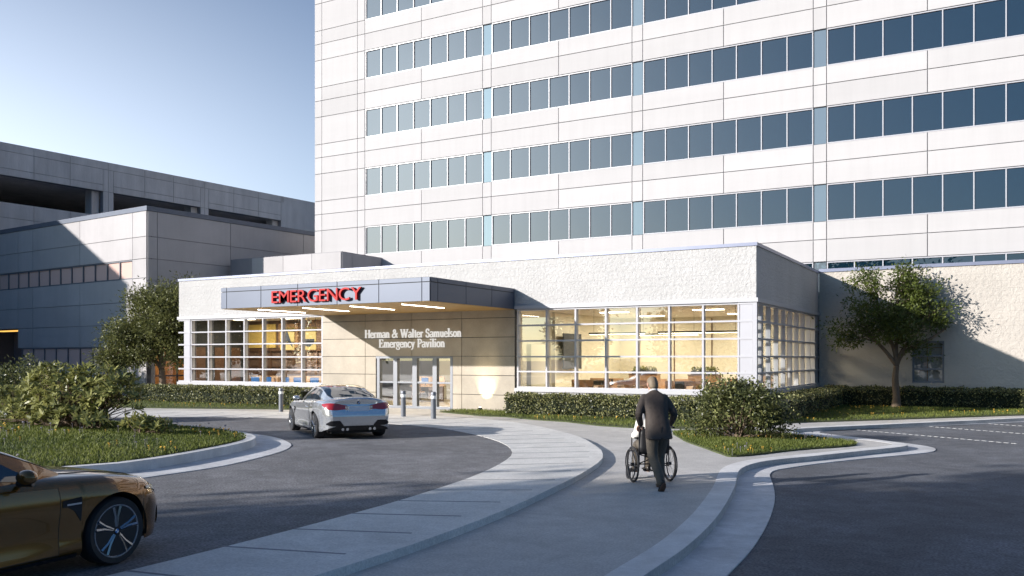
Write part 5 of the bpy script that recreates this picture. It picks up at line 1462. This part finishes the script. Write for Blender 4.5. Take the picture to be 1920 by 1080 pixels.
def head(mb, c, pitch, yaw, s=1.0):
    """skull, jaw, nose, ears, brow and lips about centre c"""
    Rm = Matrix.Rotation(yaw, 3, 'Z') @ Matrix.Rotation(pitch, 3, 'X')
    P = lambda x, y, z: tuple(Vector(c) + Rm @ Vector((x * s, y * s, z * s)))
    prof = [(-.115, .030, .030, .045), (-.10, .048, .050, .035), (-.07, .060, .068, .020), (-.03, .068, .084, .008), (.01, .073, .094, 0), (.05, .074, .097, -.004), (.085, .064, .084, -.006), (.108, .042, .056, -.008), (.118, .012, .016, -.008)]
    rs = []
    for z, rx_, ry_, dy in prof:
        rs.append([P(rx_ * math.cos(2 * math.pi * k / 24), dy + ry_ * math.sin(2 * math.pi * k / 24), z) for k in range(24)])
    mb.rings(rs)
    mb.rings([[P(.017 * math.cos(a), .105 + d + .014 * math.sin(a), z) for a in np.linspace(0, 2 * math.pi, 9)[:-1]] for z, d in ((.022, -.016), (-.005, -.004), (-.028, .004), (-.04, -.014))])
    for sx in (-1, 1):
        mb.rings([[P(sx * (.074 + o), -.006 + .020 * q * math.cos(a), -.005 + .034 * q * math.sin(a)) for a in np.linspace(0, 2 * math.pi, 13)[:-1]] for o, q in ((-.006, .7), (.006, 1), (.016, 1.05), (.020, .8))])
        mb.ball(P(sx * .030, .080, .018), .013 * s, 8, 6)
    mb.tube([P(-.024, .088, -.066), P(0, .096, -.066), P(.024, .088, -.066)], [.006, .008, .006], 6)
    return P
def hand(mb, wrist, direction, palm_n, thumb_side, curl=.9, s=1.0):
    """palm, four unequal bent fingers and a thumb from the side of the palm"""
    d = Vector(direction).normalized(); nrm = Vector(palm_n); nrm = (nrm - d * nrm.dot(d)).normalized(); sd = d.cross(nrm) * thumb_side
    w_ = Vector(wrist); rs = []
    for t, hw, th in ((0, .026, .018), (.03, .036, .016), (.065, .042, .014), (.092, .040, .012)):
        rs.append([tuple(w_ + d * t * s + sd * hw * s * math.cos(a) + nrm * th * s * math.sin(a)) for a in np.linspace(0, 2 * math.pi, 15)[:-1]])
    mb.rings(rs)
    for i, (off, L) in enumerate(((.030, .072), (.010, .080), (-.010, .075), (-.029, .058))):
        p = w_ + (d * .088 + sd * off) * s; a = 0; pts = [tuple(p)]
        for seg in (.45, .32, .23):
            a += curl * (.55 + .08 * i); p = p + (d * math.cos(a) + nrm * math.sin(a)) * L * seg * s; pts.append(tuple(p))
        mb.tube(pts, [.0092 * s, .0088 * s, .008 * s, .0065 * s], 8); mb.ball(pts[-1], .0065 * s, 8, 6)
    p = w_ + (d * .03 + sd * .032) * s
    q = p + (d * .030 + sd * .022 + nrm * .016) * s; r = q + (d * .026 + nrm * .022 - sd * .004) * s
    mb.tube([tuple(p), tuple(q), tuple(r)], [.012 * s, .0105 * s, .008 * s], 8); mb.ball(tuple(r), .008 * s, 8, 6)
PX, PY = 2.43, -16.22; PH = R(40)
man = thing('person', 'grey blond man in a dark suit leaning forward to push a wheelchair, seen from behind', 'person', (PX, PY, 0), PH)
# skeleton, local: x right, y forward
hipL, hipR = Vector((-.095, 0, .92)), Vector((.095, .01, .92))
knL, anL = Vector((-.085, -.02, .50)), Vector((-.055, -.33, .145))
knR, anR = Vector((.10, .16, .50)), Vector((.085, .10, .085))
shL, shR = Vector((-.195, .15, 1.43)), Vector((.195, .15, 1.43))
elL, elR = Vector((-.285, .07, 1.16)), Vector((.30, .07, 1.16))
wrL, wrR = Vector((-.185, .31, .975)), Vector((.325, .31, .975))
b = MB()
for h_, k_, a_ in ((hipL, knL, anL), (hipR, knR, anR)): limb(b, [h_, k_, a_], [.075, .052, .036])
for h_, k_, a_ in ((shL, elL, wrL), (shR, elR, wrR)): limb(b, [h_, k_, a_], [.034, .034, .026])
b.rings([ell((0, y, z), rx_, ry_, -.15) for y, z, rx_, ry_ in ((0, .84, .14, .09), (0, .95, .16, .10), (.04, 1.12, .14, .095), (.10, 1.30, .165, .11), (.15, 1.43, .17, .09), (.17, 1.49, .08, .065))])
b.tube([(0, .165, 1.46), (0, .20, 1.54), (0, .225, 1.60)], [.062, .055, .054], 14)
hp = head(b, (0, .245, 1.635), R(-14), R(8))
hand(b, wrL, (.02, .75, -.45), (0, -.5, -.9), -1, 1.0); hand(b, wrR, (-.02, .75, -.45), (0, -.5, -.9), 1, 1.0)
remeshed(b, 'body', SK, man, .0075, 3)
# hair: cap over the back and top of the skull
h = MB(); rs = []
for z, rx_, ry_, dy in ((-.085, .055, .05, -.045), (-.05, .074, .073, -.032), (-.01, .081, .087, -.020), (.03, .084, .092, -.014), (.07, .077, .090, -.008), (.10, .060, .075, -.008), (.122, .03, .04, -.008), (.128, .008, .01, -.008)):
    rs.append([hp(rx_ * math.cos(2 * math.pi * k / 22) * (1 + .03 * math.sin(k * 5.1 + z * 90)), dy + ry_ * math.sin(2 * math.pi * k / 22) * (1 + .03 * math.sin(k * 3.7)), z) for k in range(22)])
h.rings(rs); h.build('hair', HAIR, man, smooth=True, angle=0)
# jacket: torso loft with vent hem plus sleeves, joined
j = MB()
j.rings([ell((0, y, z), rx_, ry_, ti, 26) for y, z, rx_, ry_, ti in ((-.075, .80, .215, .145, -.05), (-.05, .86, .212, .142, -.06), (-.01, .98, .200, .135, -.1), (.03, 1.10, .188, .128, -.15), (.075, 1.22, .196, .132, -.2), (.115, 1.33, .210, .132, -.25), (.145, 1.41, .222, .112, -.3), (.158, 1.455, .190, .094, -.35), (.172, 1.495, .105, .078, -.4), (.180, 1.52, .074, .068, -.4))])
limb(j, [shL + Vector((.03, 0, -.015)), (shL + elL) / 2 + Vector((.01, 0, 0)), elL, wrL + Vector((0, -.03, .025))], [.072, .070, .060, .048]); limb(j, [shR + Vector((-.03, 0, -.015)), (shR + elR) / 2 - Vector((.01, 0, 0)), elR, wrR + Vector((0, -.03, .025))], [.072, .070, .060, .048])
for s_ in (-1, 1): j.tube([(s_ * .205, -.08, .79), (s_ * .15, -.205, .80), (s_ * .02, -.222, .795)], .012, 6)
jo = remeshed(j, 'jacket', SUIT, man, .011, 5)
v = MB(); v.tube([(.0, -.180, .79), (.0, -.178, .90), (.0, -.155, .99)], [.006, .006, .003], 6); v.build('vent', CM['gap'], jo)
c = MB(); c.rings([ell((0, .182, 1.525), .068, .062, -.4), ell((0, .190, 1.548), .064, .060, -.4)]); c.build('shirt_collar', SHIRT, man, smooth=True)
tr = MB()
limb(tr, [hipL + Vector((.01, -.01, -.0)), (hipL + knL) / 2, knL, (knL + anL) / 2, anL + Vector((0, .01, .0))], [.118, .098, .080, .074, .066]); limb(tr, [hipR + Vector((-.01, -.01, 0)), (hipR + knR) / 2, knR, (knR + anR) / 2, anR + Vector((0, 0, .0))], [.118, .098, .080, .074, .068])
tr.rings([ell((0, -.01, z), rx_, ry_, 0, 24) for z, rx_, ry_ in ((.80, .15, .10), (.90, .19, .13), (1.0, .175, .12))])
remeshed(tr, 'trousers', TROU, man, .011, 5)
def shoe(ankle, pitch, yaw, par):
    Rm = Matrix.Rotation(yaw, 3, 'Z') @ Matrix.Rotation(pitch, 3, 'X'); P = lambda x, y, z: tuple(Vector(ankle) + Rm @ Vector((x, y, z)))
    m = MB(); rs = []
    for y, hw, zb, zt_ in ((-.075, .022, -.075, -.02), (-.06, .034, -.08, .015), (-.01, .037, -.08, .03), (.05, .040, -.08, .0), (.11, .047, -.08, -.025), (.155, .044, -.08, -.038), (.185, .03, -.078, -.05), (.197, .012, -.075, -.06)):
        rs.append([P(hw * math.cos(a), y, (zb + zt_) / 2 + (zt_ - zb) / 2 * math.sin(a)) for a in np.linspace(0, 2 * math.pi, 17)[:-1]])
    m.rings(rs); so = m.build('shoe', SHOE, par, smooth=True, angle=0)
    m = MB(); m.rings([[P(hw * math.cos(a) * 1.02, y + .0, -.083 - .009 * (1 if z else 0)) for (y, hw, a) in ol] for z, ol in ((0, OL), (1, OL))]); m.build('sole', SOLE, so)
OL = []
for a in np.linspace(0, 2 * math.pi, 25)[:-1]: OL.append((.06 + .135 * math.sin(a), .044, a))
shoe(tuple(anL), R(-52), R(4), man); shoe(tuple(anR), 0, R(-6), man)

# seated person, local frame shared with the chair: y forward
CHX, CHY = PX - .70 * math.sin(PH) , PY + .70 * math.cos(PH)
CHX += .15 * math.cos(PH); CHY += .15 * math.sin(PH)
sit = thing('person', 'seated person in a loose white shirt in the wheelchair, mostly hidden by the man', 'person', (CHX, CHY, 0), PH)
b = MB()
hL, hR = Vector((-.09, -.02, .58)), Vector((.09, -.02, .58)); kL, kR = Vector((-.11, .40, .58)), Vector((.11, .40, .58)); aL, aR = Vector((-.11, .50, .20)), Vector((.11, .50, .20))
for h_, k_, a_ in ((hL, kL, aL), (hR, kR, aR)): limb(b, [h_, k_, a_], [.07, .05, .035])
sL, sR = Vector((-.18, .03, 1.06)), Vector((.18, .03, 1.06)); eL, eR = Vector((-.235, .0, .82)), Vector((.29, .02, .82)); wL, wR = Vector((-.24, .23, .74)), Vector((.24, .23, .74))
for h_, k_, a_ in ((sL, eL, wL), (sR, eR, wR)): limb(b, [h_, k_, a_], [.048, .038, .025])
b.rings([ell((0, y, z), rx_, ry_) for y, z, rx_, ry_ in ((-.03, .52, .16, .11), (-.03, .68, .15, .10), (.0, .88, .15, .10), (.02, 1.04, .16, .09), (.03, 1.10, .08, .06))])
b.tube([(0, .03, 1.08), (0, .045, 1.20)], [.058, .052], 12)
hq = head(b, (0, .07, 1.245), R(-12), 0, .97)
hand(b, wL, (.3, .9, -.1), (.2, 0, -1), -1, .95, .5); hand(b, wR, (-.3, .9, -.1), (-.2, 0, -1), 1, .95, .5)
remeshed(b, 'body', SK, sit, .0075, 3)
h = MB(); rs = []
for z, rx_, ry_, dy in ((-.07, .05, .045, -.05), (-.02, .077, .078, -.02), (.04, .080, .090, -.010), (.09, .066, .080, -.008), (.122, .03, .04, -.008), (.127, .008, .01, -.008)):
    rs.append([hq(rx_ * math.cos(2 * math.pi * k / 20), dy + ry_ * math.sin(2 * math.pi * k / 20), z) for k in range(20)])
h.rings(rs); h.build('hair', HAIRW, sit, smooth=True, angle=0)
j = MB()
j.rings([ell((0, y, z), rx_, ry_, 0, 24) for y, z, rx_, ry_ in ((-.03, .54, .20, .14), (-.03, .68, .20, .14), (.0, .88, .19, .13), (.02, 1.02, .20, .115), (.03, 1.10, .12, .085), (.035, 1.135, .07, .065))])
limb(j, [sL + Vector((.02, 0, 0)), eL, wL + Vector((0, -.06, .02))], [.085, .078, .058]); limb(j, [sR - Vector((.02, 0, 0)), eR, wR + Vector((0, -.06, .02))], [.085, .078, .058])
remeshed(j, 'shirt', SHIRT, sit, .011, 4)
tr = MB(); limb(tr, [hL, kL, aL], [.10, .078, .06]); limb(tr, [hR, kR, aR], [.10, .078, .06]); tr.rings([ell((0, -.02, z), .19, .14) for z in (.50, .66)])
remeshed(tr, 'trousers', TROU, sit, .011, 4)
for a_ in (aL, aR): shoe((a_.x, a_.y, .205), 0, 0, sit)

wc = thing('wheelchair', 'folding wheelchair with black seat and thin spoked wheels on the pavement', 'wheelchair', (CHX, CHY, 0), PH)
STEEL = pbr('dark_steel', (.07, .07, .075), .35, .8, var=.1)
for s_ in (-1, 1):
    m = MB(); k = 40; R0 = .30
    ring = lambda rr, x: [(x, .02 + rr * math.cos(2 * math.pi * i / k), .30 + rr * math.sin(2 * math.pi * i / k)) for i in range(k + 1)]
    x0 = s_ * .315
    m.tube(ring(.283, x0), .017, 8, cap=False); w_ = m.build('wheel', M['tyre'], wc, smooth=True, angle=0)
    m = MB(); m.tube(ring(.262, x0), .009, 6, cap=False)
    for i in range(18):
        a = 2 * math.pi * i / 18; m.tube([(x0 + s_ * .02 * (1 if i % 2 else -1), .02 + .03 * math.cos(a + .5), .30 + .03 * math.sin(a + .5)), (x0, .02 + .258 * math.cos(a), .30 + .258 * math.sin(a))], .0022, 4)
    m.tube([(x0 - .035, .02, .30), (x0 + .035, .02, .30)], .028, 12); m.build('rim', STEEL, w_, smooth=True)
    m = MB(); m.tube(ring(.245, x0 + s_ * .045), .010, 6, cap=False); m.build('hand_rim', STEEL, w_, smooth=True, angle=0)
    m = MB(); m.lathe([(.05, -.014), (.085, -.018), (.09, 0), (.085, .018), (.05, .014)], (s_ * .25, .46, .09), 20, 'X'); cs_ = m.build('caster', M['tyre'], wc, smooth=True)
    m = MB(); m.tube([(s_ * .25, .46, .09), (s_ * .25, .43, .22)], .012, 6); m.build('fork', STEEL, cs_)
    m = MB(); xx = s_ * .255
    m.tube([(xx, -.24, .935), (xx, -.14, .94), (xx, -.13, .80), (xx, -.12, .50), (xx, -.12, .28), (xx, .45, .24)], .012, 8); m.tube([(xx, -.12, .50), (xx, .42, .50), (xx, .48, .26), (xx, .56, .16)], .012, 8)
    m.tube([(xx, -.125, .72), (xx, .25, .72), (xx, .27, .50)], .011, 8); m.build('side_frame', STEEL, wc, smooth=True)
    m = MB(); m.tube([(xx, -.36, .93), (xx, -.30, .934), (xx, -.235, .935)], [.017, .018, .016], 8); m.build('push_handle', M['black'], wc, smooth=True)
    m = MB(); m.box(xx - .035, xx + .035, -.08, .2, .725, .755); m.build('armrest', M['black'], wc, bevel=.01)
    m = MB(); m.cbox((s_ * .14, .60, .13), (.15, .16, .015), Matrix.Rotation(R(12), 3, 'X')); m.build('footrest', M['black'], wc)
m = MB(); m.grid([[(x, -.13 - .035 * math.cos(x / .25 * 1.45), z) for x in np.linspace(-.25, .25, 9)] for z in np.linspace(.50, .90, 5)]); bo = m.build('backrest', M['black'], wc, smooth=True); so = bo.modifiers.new('thick', 'SOLIDIFY'); so.thickness = .02
m = MB(); m.box(-.245, .245, -.11, .40, .475, .505); m.build('seat', M['black'], wc, bevel=.012)
m = MB(); m.tube([(-.25, .0, .30), (.25, .0, .48)], .011, 6); m.tube([(.25, .02, .30), (-.25, .02, .48)], .011, 6); m.tube([(-.31, .02, .30), (.31, .02, .30)], .012, 6); m.build('cross_brace', STEEL, wc)
